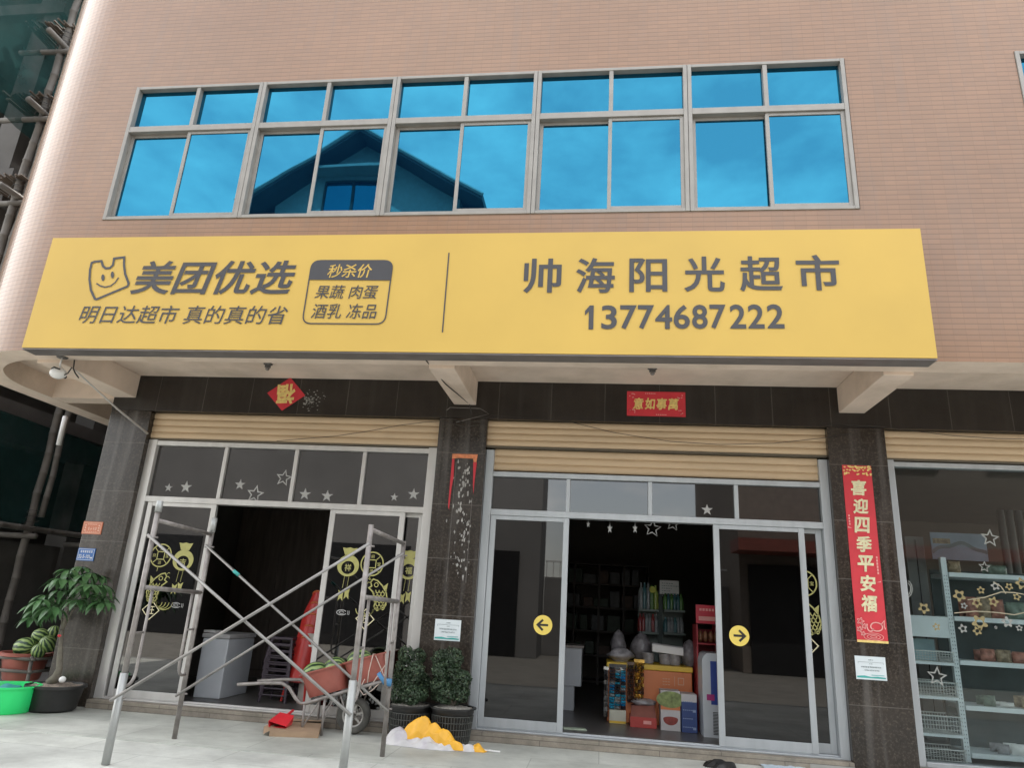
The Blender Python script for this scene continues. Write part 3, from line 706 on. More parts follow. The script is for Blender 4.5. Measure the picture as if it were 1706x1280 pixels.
# price badge
def pl(pts, y): return [P(a, b, y) for a, b in pts]
def rounded(pts, r=.12, n=5):
    o = []
    for i, p in enumerate(pts):
        p = Vector(p); a = Vector(pts[i - 1]); b = Vector(pts[(i + 1) % len(pts)])
        p0 = p + (a - p).normalized() * r; p1 = p + (b - p).normalized() * r
        for k in range(n + 1):
            t = k / n; o.append((1 - t) ** 2 * p0 + 2 * t * (1 - t) * p + t * t * p1)
    return o
q = pl([(520, 434), (655, 434), (641, 540), (503, 539)], TY)
MB().stroke(rounded(q, .09), .013, True).build('badge_outline', M_INK, S)
q4 = pl([(520, 434), (655, 434), (650.5, 467), (515, 466)], TY - .0008)
q5 = rounded(q4, .09); hd = q5[:12] + [q4[2], q4[3]]
MB().slab(hd[::-1], .0006).build('badge_header', M_INK, S)
txt('lettering', '秒杀价', (546, 440, 620, 463), .012, .16, M_YEL, TY - .0022)
txt('lettering', '果蔬 肉蛋', (525, 475, 630, 498), .006, .16)
txt('lettering', '酒乳 冻品', (519, 506, 628, 531), .006, .16)
MB().stroke(pl([(748, 421), (737, 554)], TY), .012).build('divider_line', M_INK, S)
k = 2.843
lg = [(150, 192), (165, 187), (196, 184), (203, 208), (216, 219), (236, 217), (250, 204), (256, 172), (304, 166), (303, 205), (308, 245), (325, 290), (320, 304), (250, 333), (172, 366), (164, 362), (146, 322), (139, 270), (142, 225)]
mb = MB(); mb.stroke(pl([(100 + a / k, 370 + b / k) for a, b in lg], TY), .024, True)
for ex, ey in ((203, 263), (248, 250)):
    mb.add(pl([(100 + (ex + 8 * math.cos(t)) / k, 370 + (ey + 16 * math.sin(t)) / k) for t in [2 * PI * i / 16 for i in range(16)]], TY), [tuple(range(16))])
mb.stroke(pl([(100 + a / k, 370 + b / k) for a, b in ((172, 290), (190, 302), (213, 308), (240, 302), (262, 285), (277, 262))], TY), .014)
mb.build('logo', M_INK, S)

# ================================================================== PAPERS AND PLATES ON THE STONE
def sheet(mb, x0, x1, z0, z1, y, th=.0015, amp=.004, nx=6, nz=16, seed=0):
    v = []; 
    for k in range(nz + 1):
        for i in range(nx + 1):
            x = x0 + (x1 - x0) * i / nx; z = z0 + (z1 - z0) * k / nz
            v.append((x, y - amp * (.5 + .5 * noise.noise((x * 5, z * 4, seed))), z))
    mb.add(v, [(k * (nx + 1) + i, k * (nx + 1) + i + 1, (k + 1) * (nx + 1) + i + 1, (k + 1) * (nx + 1) + i) for k in range(nz) for i in range(nx)])
    return mb
# red diamond with an upside-down character
T = thing('fortune_poster', 'red diamond paper with an upside-down gold character, tilted, on the stone above the shutter', 'poster', (-3.77, -.004, 3.54))
c = Vector((-3.765, -.006, 3.545)); d = .205
a0 = [(c.x + .02, c.z + d + .005), (c.x + d + .035, c.z - .01), (c.x - .02, c.z - d), (c.x - d - .035, c.z + .01)]
MB().slab([(x, -.008, z) for x, z in a0], .003).build('paper', M_RED, T)
glyphs('福', c.x - .115, c.x + .115, c.z - .125, c.z + .125, -.0105, .035, 0, rot=PI + .06).build('lettering', M_GOLD, T)
T = thing('paper_scrap_patch', 'torn white paper remains on black stone beside the red diamond poster', 'paper scraps', (-3.5, -.003, 3.5))
mb = MB(); rr = random.Random(3)
for i in range(110):
    x = -3.62 + abs(rr.gauss(0, .1)) + .08; z = 3.46 + rr.gauss(.02, .05); s_ = rr.uniform(.002, .013)
    mb.add([(x + s_ * rr.uniform(.4, 1.6) * math.cos(t), -.0012 - .00001 * i, z + s_ * rr.uniform(.3, 1) * math.sin(t)) for t in (0, 1.2, 2.3, 3.6, 5)], [tuple(range(5))])
mb.build('scraps', M_KERB, T)
# horizontal banner
T = thing('banner_poster', 'small red horizontal paper with four gold characters above the middle shutter', 'poster', (.56, -.004, 3.52))
bx = rect(1044.5, 653, 1142, 694, -.005)
sheet(MB(), *bx, -.004, nx=14, nz=5).build('paper', M_REDF, T)
mb = MB()
for i, ch in enumerate('意如事萬'):
    x0 = bx[0] + .065 + i * .128; glyphs(ch, x0, x0 + .118, bx[2] + .075, bx[3] - .075, -.0095, .03, .12, mb)
mb.build('lettering', M_GOLD, T)
mb = MB(); rr = random.Random(4)
for cx, cz in ((bx[0] + .06, bx[2] + .05), (bx[0] + .06, bx[3] - .05), (bx[1] - .06, bx[2] + .05), (bx[1] - .06, bx[3] - .05)):
    for i in range(7):
        a = rr.uniform(0, 6.28); p = (cx + .03 * math.cos(a), cz + .022 * math.sin(a)); mb.add([(p[0] + .009 * math.cos(t), -.0092, p[1] + .007 * math.sin(t)) for t in (0, 1.5, 3, 4.5)], [(0, 1, 2, 3)])
for i in range(6): mb.box(bx[0] + .20 + i * .02, bx[0] + .212 + i * .02, -.0093, -.009, bx[3] - .028, bx[3] - .018); mb.box(bx[1] - .32 + i * .02, bx[1] - .308 + i * .02, -.0093, -.009, bx[2] + .014, bx[2] + .024)
mb.build('ornament', M_PINK, T)
# couplet on the right pillar
T = thing('couplet_scroll', 'long red vertical couplet with seven pale gold characters on the right stone pillar', 'couplet', (2.61, -.002, 2.0))
cx0, cx1, cz0, cz1 = 2.469, 2.755, 1.150, 2.895
sheet(MB(), cx0, cx1, cz0, cz1, -.003, nx=6, nz=40, amp=.006).build('paper', M_REDF, T)
mb = MB()
for i, ch in enumerate('喜迎四季平安福'):
    zc = 2.66 - i * .1905; s_ = .078
    glyphs(ch, 2.612 - s_ + (.004 * (i % 2)), 2.612 + s_, zc - s_ * 1.02, zc + s_ * 1.02, -.0118, .034, .10, mb)
mb.build('lettering', M_CREAM, T)
mb = MB(); mb.box(cx0, cx1, -.0116, -.011, cz0, cz0 + .022); rr = random.Random(9)
for i in range(60):
    x = rr.uniform(cx0 + .01, cx1 - .01); z = rr.uniform(cz1 - .10, cz1 - .006) if rr.random() < abs((x - 2.61) / .14) + .25 else cz1 - .02
    mb.add([(x + rr.uniform(.006, .016) * math.cos(t), -.0112 - i * 1e-5, z + .009 * math.sin(t)) for t in (0, .9, 1.9, 3, 4.2, 5.2)], [tuple(range(6))])
mb.build('gold_trim', M_GOLD, T)
mb = MB(); rr = random.Random(12)      # goldfish, flowers and waves printed at the foot
def pet(x, z, r, n=5):
    mb.stroke([(x + r * (.7 + .3 * math.cos(n * a)) * math.cos(a), -.0113, z + r * (.7 + .3 * math.cos(n * a)) * math.sin(a)) for a in [2 * PI * i / 30 for i in range(30)]], .006, True)
pet(2.515, 1.345, .034); pet(2.545, 1.30, .026); pet(2.50, 1.27, .026); pet(2.53, 1.23, .022)
mb.stroke([(2.60 + .03 * math.cos(a) , -.0113, 1.30 + .045 * math.sin(a)) for a in [2.6 + i * .25 for i in range(14)]], .012)
mb.stroke([(2.66 + .055 * math.cos(a), -.0113, 1.30 + .04 * math.sin(a)) for a in [i * .42 for i in range(15)]], .011, True)
mb.stroke([(2.70, -.0113, 1.32), (2.735, -.0113, 1.36), (2.73, -.0113, 1.31), (2.74, -.0113, 1.28)], .009)
for rx_, rz_ in ((.09, .035), (.06, .022), (.03, .01)):
    mb.stroke([(2.625 + rx_ * math.cos(a), -.0113, 1.205 + rz_ * math.sin(a)) for a in [i * .35 for i in range(18)]], .005, True)
mb.build('printed_fish', M_PINK, T)
mb = MB()
for i in range(4): mb.box(2.487, 2.501, -.0117, -.011, 2.36 - i * .028, 2.378 - i * .028)
for i in range(6): mb.box(2.715, 2.730, -.0117, -.011, 1.95 - i * .03, 1.972 - i * .03)
mb.slab([(2.475, -.0117, 2.26), (2.475, -.0117, 2.246), (2.515, -.0117, 2.244)], .0005); mb.slab([(2.70, -.0117, 1.72), (2.74, -.0117, 1.735), (2.74, -.0117, 1.722)], .0005)
mb.build('small_print', M_PINK, T)
# torn couplet on the middle pillar
T = thing('torn_couplet', 'torn red and orange couplet remains with white glue marks on the middle pillar', 'couplet', (-1.55, -.002, 2.3))
mb = MB()
mb.slab([(-1.69, -.004, 2.885), (-1.69, -.004, 2.83), (-1.655, -.004, 2.835), (-1.62, -.004, 2.842), (-1.45, -.004, 2.838), (-1.44, -.004, 2.80), (-1.41, -.004, 2.80), (-1.40, -.004, 2.888)], .002)
mb.build('orange_strip', mat('orange_paper', (.62, .22, .10), .7, var=.3, vs=20), T)
mb = MB()
mb.slab([(-1.688, -.003, 2.828), (-1.690, -.003, 2.30), (-1.676, -.003, 2.26), (-1.668, -.003, 2.50), (-1.655, -.003, 2.62), (-1.662, -.003, 2.828)], .002)
mb.slab([(-1.445, -.003, 2.798), (-1.43, -.003, 2.55), (-1.418, -.003, 2.44), (-1.415, -.003, 2.60), (-1.405, -.003, 2.798)], .002)
mb.build('red_strip', M_RED, T)
mb = MB(); rr = random.Random(21)
for i in range(150):
    z = rr.uniform(1.55, 2.80); x = -1.545 + rr.gauss(0, .055) + (.03 if z < 2.2 else 0); s_ = rr.uniform(.003, .016) * (1.5 if rr.random() < .15 else 1)
    if z < 2.45 and rr.random() < .45: continue
    mb.add([(x + s_ * rr.uniform(.3, 1) * math.cos(t), -.0004 - i * 1e-5, z + s_ * rr.uniform(.6, 2.6) * math.sin(t)) for t in (0, .8, 1.7, 2.8, 3.9, 5)], [tuple(range(6))])
mb.build('glue_marks', mat('glue_white', (.36, .35, .33), .8, var=.4, vs=30), T)
mb = MB(); mb.stroke([(-1.64, -.001, 2.80), (-1.64, -.001, 1.5)], .010); mb.stroke([(-1.43, -.001, 2.4), (-1.43, -.001, 1.5)], .008)
mb.build('glue_lines', mat('glue_grey', (.10, .09, .08), .8, var=.4, vs=30), T)
# notices
def notice(box, label, tilt):
    x0, x1, z0, z1 = box
    T = thing('paper_notice', label, 'notice', ((x0 + x1) / 2, -.002, (z0 + z1) / 2))
    sheet(MB(), x0, x1, z0, z1, -.003, nx=5, nz=5, amp=.003).build('paper', M_PAPER, T)
    mb = MB(); w = x1 - x0; h = z1 - z0; y = -.0072
    mb.slab([(x0 + .03 * w, y, z0 + .07 * h), (x1 - .04 * w, y, z0 + .07 * h), (x1 - .04 * w, y, z0 + .12 * h), (x1 - .3 * w, y, z0 + .15 * h), (x0 + .5 * w, y, z0 + .12 * h), (x0 + .28 * w, y, z0 + .17 * h), (x0 + .03 * w, y, z0 + .14 * h)], .0005)
    mb.box(x0 + .5 * w, x1 - .08 * w, y, y + .0004, z0 + .19 * h, z0 + .215 * h)
    mb.build('green_footer', M_TEAL, T)
    mb = MB(); rr = random.Random(int(x0 * 100))
    mb.stroke([(x0 + .10 * w, y, z1 - .33 * h), (x0 + .10 * w, y, z1 - .25 * h), (x1 - .08 * w, y, z1 - .25 * h), (x1 - .08 * w, y, z1 - .33 * h)], .0025)
    for zz, n_, xx, hh in ((.46, 12, .18, .07), (.60, 9, .28, .07), (.16, 3, .44, .05), (.32, 2, .46, .04)):
        for i in range(n_):
            a = x0 + (xx + i * .056) * w; zc = z1 - zz * h
            for j in range(4):
                b = rr.uniform(0, .04) * w; g = rr.uniform(-.4, .4) * hh * h
                if j % 2: mb.box(a, a + .044 * w, y - .0001 * j, y, zc + g, zc + g + .0022)
                else: mb.box(a + b, a + b + .0022, y - .0001 * j, y, zc - .45 * hh * h, zc + .45 * hh * h)
    mb.build('fine_print', M_GREYI, T)
notice((-1.722, -1.446, .912, 1.120), 'pale blue notice with a green foot on the pillar above the potted shrubs', 0)
notice((2.433, 2.712, .814, 1.024), 'pale blue notice sheet with a green foot, taped under the red couplet', 0)
T = thing('orange_plaque', 'small orange licence plaque with white border on the left stone pillar', 'plaque', (-5.86, 0, 1.88))
b = (-5.985, -5.742, 1.810, 1.953)
MB().box(b[0], b[1], -.006, .002, b[2], b[3]).build('plate', mat('plaque_orange', (.50, .16, .085), .5, var=.12, vs=14), T)
mb = MB(); y = -.0072
mb.stroke([(b[0] + .015, y, b[2] + .014), (b[1] - .015, y, b[2] + .014), (b[1] - .015, y, b[3] - .014), (b[0] + .015, y, b[3] - .014)], .004, True)
rr = random.Random(5)
for i in range(4):
    for j in range(5):
        x = b[0] + .07 + i * .030; mb.box(x + rr.uniform(0, .012), x + rr.uniform(.013, .022), y, y + .0006, b[2] + .045 + j * .008, b[2] + .048 + j * .008 + rr.uniform(0, .004))
for i in range(6): mb.box(b[0] + .06 + i * .02, b[0] + .074 + i * .02, y, y + .0006, b[3] - .036, b[3] - .028); mb.box(b[0] + .04 + i * .026, b[0] + .058 + i * .026, y, y + .0006, b[2] + .024, b[2] + .029)
for j in range(3): mb.box(b[1] - .045, b[1] - .03, y, y + .0006, b[2] + .035 + j * .028, b[2] + .052 + j * .028); mb.box(b[0] + .03, b[0] + .045, y, y + .0006, b[2] + .035 + j * .028, b[2] + .052 + j * .028)
mb.build('lettering', mat('plaque_print', (.68, .48, .38), .6), T)
T = thing('house_number_plate', 'small blue enamel house number plate reading 32-5-101 on the left stone pillar', 'number plate', (-5.86, 0, 1.58))
b = (-5.972, -5.758, 1.511, 1.650)
MB().box(b[0], b[1], -.006, .002, b[2], b[3]).build('plate', mat('plate_blue', (.025, .12, .36), .35, var=.08, vs=9), T)
mb = MB(); y = -.0072
mb.stroke([(b[0] + .01, y, b[2] + .01), (b[1] - .01, y, b[2] + .01), (b[1] - .01, y, b[3] - .01), (b[0] + .01, y, b[3] - .01)], .0035, True)
glyphs('32-5-101', b[0] + .02, b[1] - .052, b[2] + .026, b[2] + .068, y, .02, 0, mb)
rr = random.Random(6)
for i in range(6):
    x = b[0] + .035 + i * .026
    for j in range(3): mb.box(x, x + .019, y, y + .0006, b[3] - .048 + j * .009, b[3] - .044 + j * .009)
    mb.box(x + .008, x + .012, y - .0002, y + .0006, b[3] - .050, b[3] - .024)
for i in range(2): mb.box(b[1] - .046 + i * .014, b[1] - .035 + i * .014, y, y + .0006, b[2] + .026, b[2] + .042)
mb.build('lettering', M_WHITE, T)

# ================================================================== FITTINGS UNDER THE SOFFIT
T = thing('security_camera', 'white twin-eye security camera hanging from the soffit edge at the left corner', 'camera', G(104, 597, FB))
mt = G(104, 595, FB); hd = P(97, 622, mt.y + .03)
MB().lathe([(.0001, 0), (.055, 0), (.05, -.012), (.0001, -.014)], mt, 20).build('ceiling_mount', M_CONC, T, smooth=True)
MB().tube([mt + Vector((0, 0, -.01)), mt + Vector((-.005, 0, -.09)), hd + Vector((.01, 0, .07))], .009).build('bracket_arm', M_WHITE, T, smooth=True)
o = MB().ell(hd, .082, .075, .06, 20, 14).build('camera_body', M_WHITE, T, smooth=True)
mb = MB()
for dx in (-.022, .026): mb.lathe([(.0001, -.078), (.017, -.078), (.017, -.05)], hd + Vector((dx, 0, -.018)), 16, M=Matrix.Rotation(rad(-90), 3, 'X') @ Matrix.Scale(-1, 3, (0, 0, 1)))
mb.build('lens', M_BLACK, o)
MB().tube([hd + Vector((-.04, -.055, .03)), hd + Vector((0, -.075, .042)), hd + Vector((.055, -.05, .026))], .008).build('visor', M_BLACK, o)
MB().tube([hd + Vector((.05, 0, -.03)), hd + Vector((.11, 0, .0)), G(120, 612, FB - .1) ], .006).build('camera_lead', M_CABLE, T)
a = G(124, 600, FB - .005); b = P(122, 614, a.y + .01); c = P(196, 682, -.45); d = P(246, 723, -.012)
T = thing('cable_conduit', 'thin grey conduit running slanted from the camera down to the left door frame', 'conduit', a)
MB().tube([b, c, d], [.007, .011, .014], 8).build('conduit_pipe', M_PVC, T, smooth=True)
MB().tube([a, a + Vector((.01, 0, -.06)), b, b + Vector((.03, .01, -.05)), b + Vector((.05, .05, -.09))], .007, 6).build('cable_tail', M_CABLE, T)
for px, py, lab in ((447, 606, 'small grey bulb socket under the soffit above the red diamond'), (1087, 613, 'small grey bulb socket under the soffit above the red horizontal banner')):
    p = G(px, py, SO); T = thing('bulb_socket', lab, 'bulb socket', p, 'bulb sockets under the soffit')
    MB().lathe([(.0001, 0), (.05, 0), (.05, -.012), (.034, -.016), (.032, -.035), (.034, -.038), (.034, -.045), (.0001, -.045)], p, 16).build('socket_base', M_CONC, T, smooth=True)
    MB().lathe([(.0001, -.044), (.024, -.044), (.022, -.058), (.026, -.066), (.014, -.08), (.0001, -.082)], p, 16).build('cap', M_STEEL, T, smooth=True)
def cable(pts, r, label, name='power_cable', m=M_CABLE):
    o = MB().tube(pts, r, 6).build(name, m, None, smooth=True); tag(o, label, 'cable'); return o
def sag(a, b, s, n=10): return [a.lerp(b, i / n) + Vector((0, 0, -s * 4 * (i / n) * (1 - i / n))) for i in range(n + 1)]
ya = -.02
cable([P(461, 735, ya), P(510, 731, ya), P(559, 727, ya), P(612, 719, ya), P(666, 709, ya), P(703, 704, ya), P(738, 702, ya), P(775, 712, ya - .03), P(812, 706, ya)], .0035, 'black cable hanging across the left shutter to the middle pillar')
cable([P(738, 694, ya), P(765, 702, ya - .03), P(800, 703, ya - .03), P(818, 692, ya), P(880, 697, ya), P(953, 704, ya), P(1022, 721, ya), P(1117, 736, ya), P(1200, 741, ya), P(1289, 739, ya), P(1372, 730, ya), P(1420, 722, ya)], .0035, 'black cable sagging across the middle shutter')
cable([P(1368, 705, ya), P(1410, 708, ya), P(1467, 711, ya), P(1520, 718, ya), P(1585, 726, ya), P(1660, 731, ya), P(1740, 733, ya)], .0035, 'black cable hanging across the right shutter')
cable([P(701, 591, SY + .05), P(716, 608, -1.25), G(742, 640, 3.45), P(782, 673, -.03), P(786, 690, ya)], .006, 'short black cable stapled along the middle bracket beam')
cable([P(744, 684, ya), P(750, 679, -.015), P(800, 681, -.015), P(815, 690, ya), P(760, 704, -.03)], .004, 'loop of grey wire around the top of the middle pillar', 'wire_loop', M_STEEL)

# ================================================================== SCAFFOLD
T = thing('scaffold_tower', 'steel frame scaffold with crossed braces standing in front of the left shop', 'scaffold', (-2.75, -1.65, 0))
LA, LB_, LC, LD = Vector((-3.625, -2.2, 0)), Vector((-3.73, -1.14, 0)), Vector((-1.805, -2.2, 0)), Vector((-1.838, -1.1, 0))
def at(l, z): return Vector((l.x, l.y, z))
def frame(f, b, ztop, ztopb, lowf, zbar, zlow, zub, mats):
    fr = MB()
    fr.tube([at(f, .30), at(f, ztop)], .0215, 12); fr.tube([at(b, 0), at(b, ztopb)], .0215, 12)
    d = (b - f).normalized()
    fr.tube([at(f, zbar), at(b, zbar - .012)], .017, 10); fr.tube([at(f, zlow), at(b, zlow - .02)], .019, 10)
    for l, s in ((f, 1), (b, -1)):          # bent inner tubes below the lower bar
        q = l + d * s * .17
        pts = [at(q, zlow - .012), at(q, zub + .10)]
        for i in range(1, 7):
            a = PI / 2 * i / 6; pts.append(at(q - d * s * .10 * (1 - math.cos(a)), zub + .10 - .10 * math.sin(a)))
        pts.append(at(l, zub)); fr.tube(pts, .0125, 8)
        fr.tube([at(l, .92), at(q, .92)], .009, 8)
    o = fr.build('end_frame', mats, T, smooth=True)
    return o
fa = frame(LA, LB_, 1.94, 1.93, .62, 1.795, 1.265, .53, M_STEEL)
fc = frame(LC, LD, 1.835, 1.81, .69, 1.80, 1.29, .55, M_STEEL)
for l, zt, fr in ((LA, .63, fa), (LC, .70, fc)):
    MB().tube([at(l, 0), at(l, zt)], .030, 14).build('leg_sleeve', M_STEELW, fr, smooth=True)
for l, z0, z1, fr in ((LA, 1.86, 1.95, fa), (LB_, 1.80, 1.94, fa)):
    MB().tube([at(l, z0), at(l, z1)], .0265, 12).build('coupling_pin', M_STEELW, fr, smooth=True)
for l, zz, fr in ((LA, (1.655, .455), fa), (LB_, (1.665, .37), fa), (LC, (1.67, .485), fc), (LD, (1.68, .375), fc)):
    for z in zz: MB().tube([at(l, z) + Vector((-.045, 0, 0)), at(l, z) + Vector((.045, 0, 0))], .008, 8).build('brace_lock', M_STEEL, fr)
def brace(p, q, s):
    v = Vector((0, s, 0)); a, b = p + v, q + v; d = (b - a).normalized()
    mb = MB(); mb.tube([a - d * .03, b + d * .03], .0118, 10)
    mb.build('cross_brace', M_BRACE, T, smooth=True)
brace(at(LA, 1.655), at(LC, .485), -.035); brace(at(LA, .455), at(LC, 1.67), -.063)
brace(at(LB_, 1.665), at(LD, .375), -.035); brace(at(LB_, .37), at(LD, 1.68), -.063)
p = at(LB_, 1.665).lerp(at(LD, .375), .16) + Vector((0, -.035, 0)); p2 = at(LB_, 1.665).lerp(at(LD, .375), .19) + Vector((0, -.035, 0))
MB().tube([p, p2], .0155, 10).build('green_tape', M_TEAL, T, smooth=True)
mb = MB(); mb.tube([at(LD, .60) + Vector((-.10, -.03, .06)), at(LD, .58) + Vector((-.03, -.035, .0))], .02, 8); mb.tube([at(LD, .62) + Vector((0, -.026, 0)), at(LD, .56) + Vector((0, -.03, 0))], .026, 10)
mb.build('blue_tape', mat('blue_tape', (.06, .20, .38), .6), T, smooth=True)

# ================================================================== WHEELBARROW WITH TWO TUBS
T = thing('wheelbarrow', 'rusty tube wheelbarrow with one spoked wheel parked in front of the left shop', 'wheelbarrow', (-2.6, -.22, 0))
mb = MB(); YN, YF = -.42, -.02
for y, dx in ((YN, 0), (YF, .02)):
    mb.tube([(-3.58 + dx, y, .392), (-3.30 + dx, y, .425), (-3.12 + dx, y, .435), (-3.04 + dx, y, .40), (-2.96 + dx, y, .31), (-2.90 + dx, y, .268), (-2.84 + dx, y, .272), (-2.45 + dx, y, .408), (-2.12 + dx, y, .515)], .017, 10)
for x, z in ((-2.80, .283), (-2.45, .405), (-2.13, .51)): mb.tube([(x, YN, z), (x, YF, z)], .014, 8)
mb.build('frame', M_STEEL, T, smooth=True)
for x, y in ((-2.86, YN), (-2.86, YF), (-2.66, YN), (-2.66, YF)): MB().tube([(x, y, .285 if x < -2.8 else .335), (x + .01, y, 0)], .013, 8).build('leg', M_STEEL, T, smooth=True)
for y in (YN, YF):
    MB().tube([(-2.85, y, .06), (-2.70, y, .32)], .007, 6).build('leg_brace', M_STEEL, T); MB().tube([(-2.66, y, .10), (-2.56, y, .36)], .007, 6).build('leg_brace', M_STEEL, T)
wc = Vector((-2.42, -.21, .172)); RX = Matrix.Rotation(rad(90), 3, 'X')
wh = MB().lathe([(.108, -.030), (.128, -.042), (.150, -.045), (.166, -.030), (.172, 0), (.166, .030), (.150, .045), (.128, .042), (.108, .030)], wc, 40, M=RX).build('wheel', M_TYRE, T, smooth=True)
mb = MB(); mb.lathe([(.110, -.028), (.110, .028), (.096, .020), (.096, -.020), (.110, -.028)], wc, 40, M=RX)
for i in range(6):
    a = i * PI / 3 + .3; d = Vector((math.cos(a), 0, math.sin(a))); e = Vector((-math.sin(a), 0, math.cos(a)))
    mb.obox(wc + d * .065 + Vector((0, -.012, 0)), d * .036, Vector((0, .004, 0)), e * (.011))
mb.lathe([(.0001, -.03), (.034, -.028), (.038, -.012), (.038, .02)], wc, 20, M=RX)
o = mb.build('rim', M_RIM, wh); smooth_angle(o)
MB().tube([wc + Vector((0, -.20, .0)), wc + Vector((0, .18, 0))], .009, 8).build('axle', M_STEEL, T)
for y in (-.40, -.04): MB().tube([(-2.34, y, .43), (-2.42, y, .172), (-2.52, y, .375)], .010, 6).build('fork', M_STEEL, T)
def tub(name, label, loc, w, dpt, h, rot, group=None, m=M_TUB, sup=.7):
    R_ = thing(name, label, 'tub', loc, group, rot)
    mb = MB(); k = .78
    prof = [(.0001, .0), (k * .5, .0), (k * .5 + .01, .01), (.49, h - .012), (.525, h - .012), (.53, h), (.52, h + .004), (.47, h), (k * .5 - .02, .012), (.0001, .012)]
    mb.lathe([(r * 1.0, z) for r, z in prof], (0, 0, 0), 36, sx=w, sy=dpt, sup=sup)
    o = mb.build('tub_body', m, R_, local=True); smooth_angle(o, 45)
    return R_
tilt = -.30
def melon(name_label, loc, r, el, rot, m=M_MELON, group='watermelons'):
    o = MB().ell((0, 0, 0), r * el, r, r, 28, 18).build('watermelon', m, None, smooth=True)
    o.location = loc; o.rotation_euler = rot; tag(o, name_label, 'watermelon', group); return o
t1 = tub('plastic_tub', 'terracotta plastic tub roped on the handle end of the wheelbarrow', (-2.70, -.22, .355), .47, .36, .235, (0, tilt, 0), 'tubs on the wheelbarrow')
t2 = tub('plastic_tub', 'terracotta plastic tub roped over the wheel end of the wheelbarrow', (-2.27, -.22, .492), .47, .36, .235, (0, tilt, 0), 'tubs on the wheelbarrow')
def rel(t, x, z, y=0):
    c, s = math.cos(tilt), math.sin(tilt); l = t.location
    return Vector((l.x + x * c + z * s, l.y + y, l.z - x * s + z * c))
melon('striped watermelon in the lower wheelbarrow tub, nearest the handles', rel(t1, -.10, .225, -.03), .10, 1.25, (.4, tilt, .3))
melon('striped watermelon in the lower wheelbarrow tub, next to the upper tub', rel(t1, .11, .22, -.02), .10, 1.22, (1.3, tilt, -.2))
melon('striped watermelon in the upper wheelbarrow tub behind the scaffold leg', rel(t2, -.09, .23, 0), .10, 1.25, (2.2, tilt, .2))
mb = MB()
mb.tube([rel(t2, .13, .245, -.17), rel(t2, .17, .10, -.18), rel(t2, .20, .0, -.20), rel(t2, .05, -.08, -.21), rel(t2, -.03, -.10, -.22), rel(t2, -.06, -.04, -.22), rel(t2, 0, .04, -.20)], .005, 6)
mb.tube([rel(t2, .12, .25, -.18), rel(t2, .05, .10, -.19), rel(t2, .02, .0, -.20)], .005, 6); mb.tube([rel(t2, .22, .25, -.10), rel(t2, .22, .12, -.17), rel(t2, .10, .01, -.20), rel(t2, .03, -.06, -.215)], .005, 6)
tag(mb.build('rope', M_ROPE, None, smooth=True), 'thin pale rope looped around the upper wheelbarrow tub', 'rope')
# flattened carton and red scoop beside the wheelbarrow
T = thing('cardboard_box', 'flattened brown cardboard box lying on the pavement before the wheelbarrow', 'cardboard', (-2.95, -.62, 0))
A, Bq, Cq, Dq = G(448, 1228), G(530, 1231), G(538, 1210), G(452, 1206)
mb = MB(); up = Vector((0, 0, .055))
mb.add([A, Bq, Cq, Dq, A + up * .9, Bq + up * .8, Cq + up, Dq + up * 1.1], [(0, 1, 5, 4), (1, 2, 6, 5), (2, 3, 7, 6), (3, 0, 4, 7), (0, 3, 2, 1)])
mb.build('carton', M_CARD, T)
mb = MB(); e = up
mb.add([A + e * .9, Bq + e * .8, Bq.lerp(Cq, .55) + e * 1.25, A.lerp(Dq, .5) + e * 1.5], [(0, 1, 2, 3)]); mb.add([Dq + e * 1.1, Cq + e, Cq.lerp(Bq, .4) + e * 1.5, Dq.lerp(A, .4) + e * 1.2], [(0, 1, 2, 3)])
mb.add([A + e * .9, A.lerp(Dq, .5) + e * 1.1, A.lerp(Dq, .45) + Vector((-.06, -.02, .03)), A + Vector((-.05, -.02, .02))], [(0, 1, 2, 3)])
mb.build('flaps', M_CARD, T)
p = G(466, 1212, .06)
T = thing('dustpan', 'red plastic dustpan lying on the flattened cardboard box', 'dustpan', p)
mb = MB(); x, y, z = p
mb.add([(x - .09, y - .05, z), (x + .08, y - .05, z), (x + .07, y + .12, z + .01), (x - .08, y + .12, z + .01), (x - .10, y - .05, z + .05), (x + .085, y - .05, z + .015), (x + .08, y + .12, z + .09), (x - .07, y + .12, z + .11)], [(0, 1, 2, 3), (0, 3, 7, 4), (3, 2, 6, 7), (1, 5, 6, 2), (4, 7, 6, 5)])
mb.tube([(x, y + .12, z + .08), (x + .02, y + .22, z + .12)], .013, 8)
mb.build('pan', M_REDP, T)

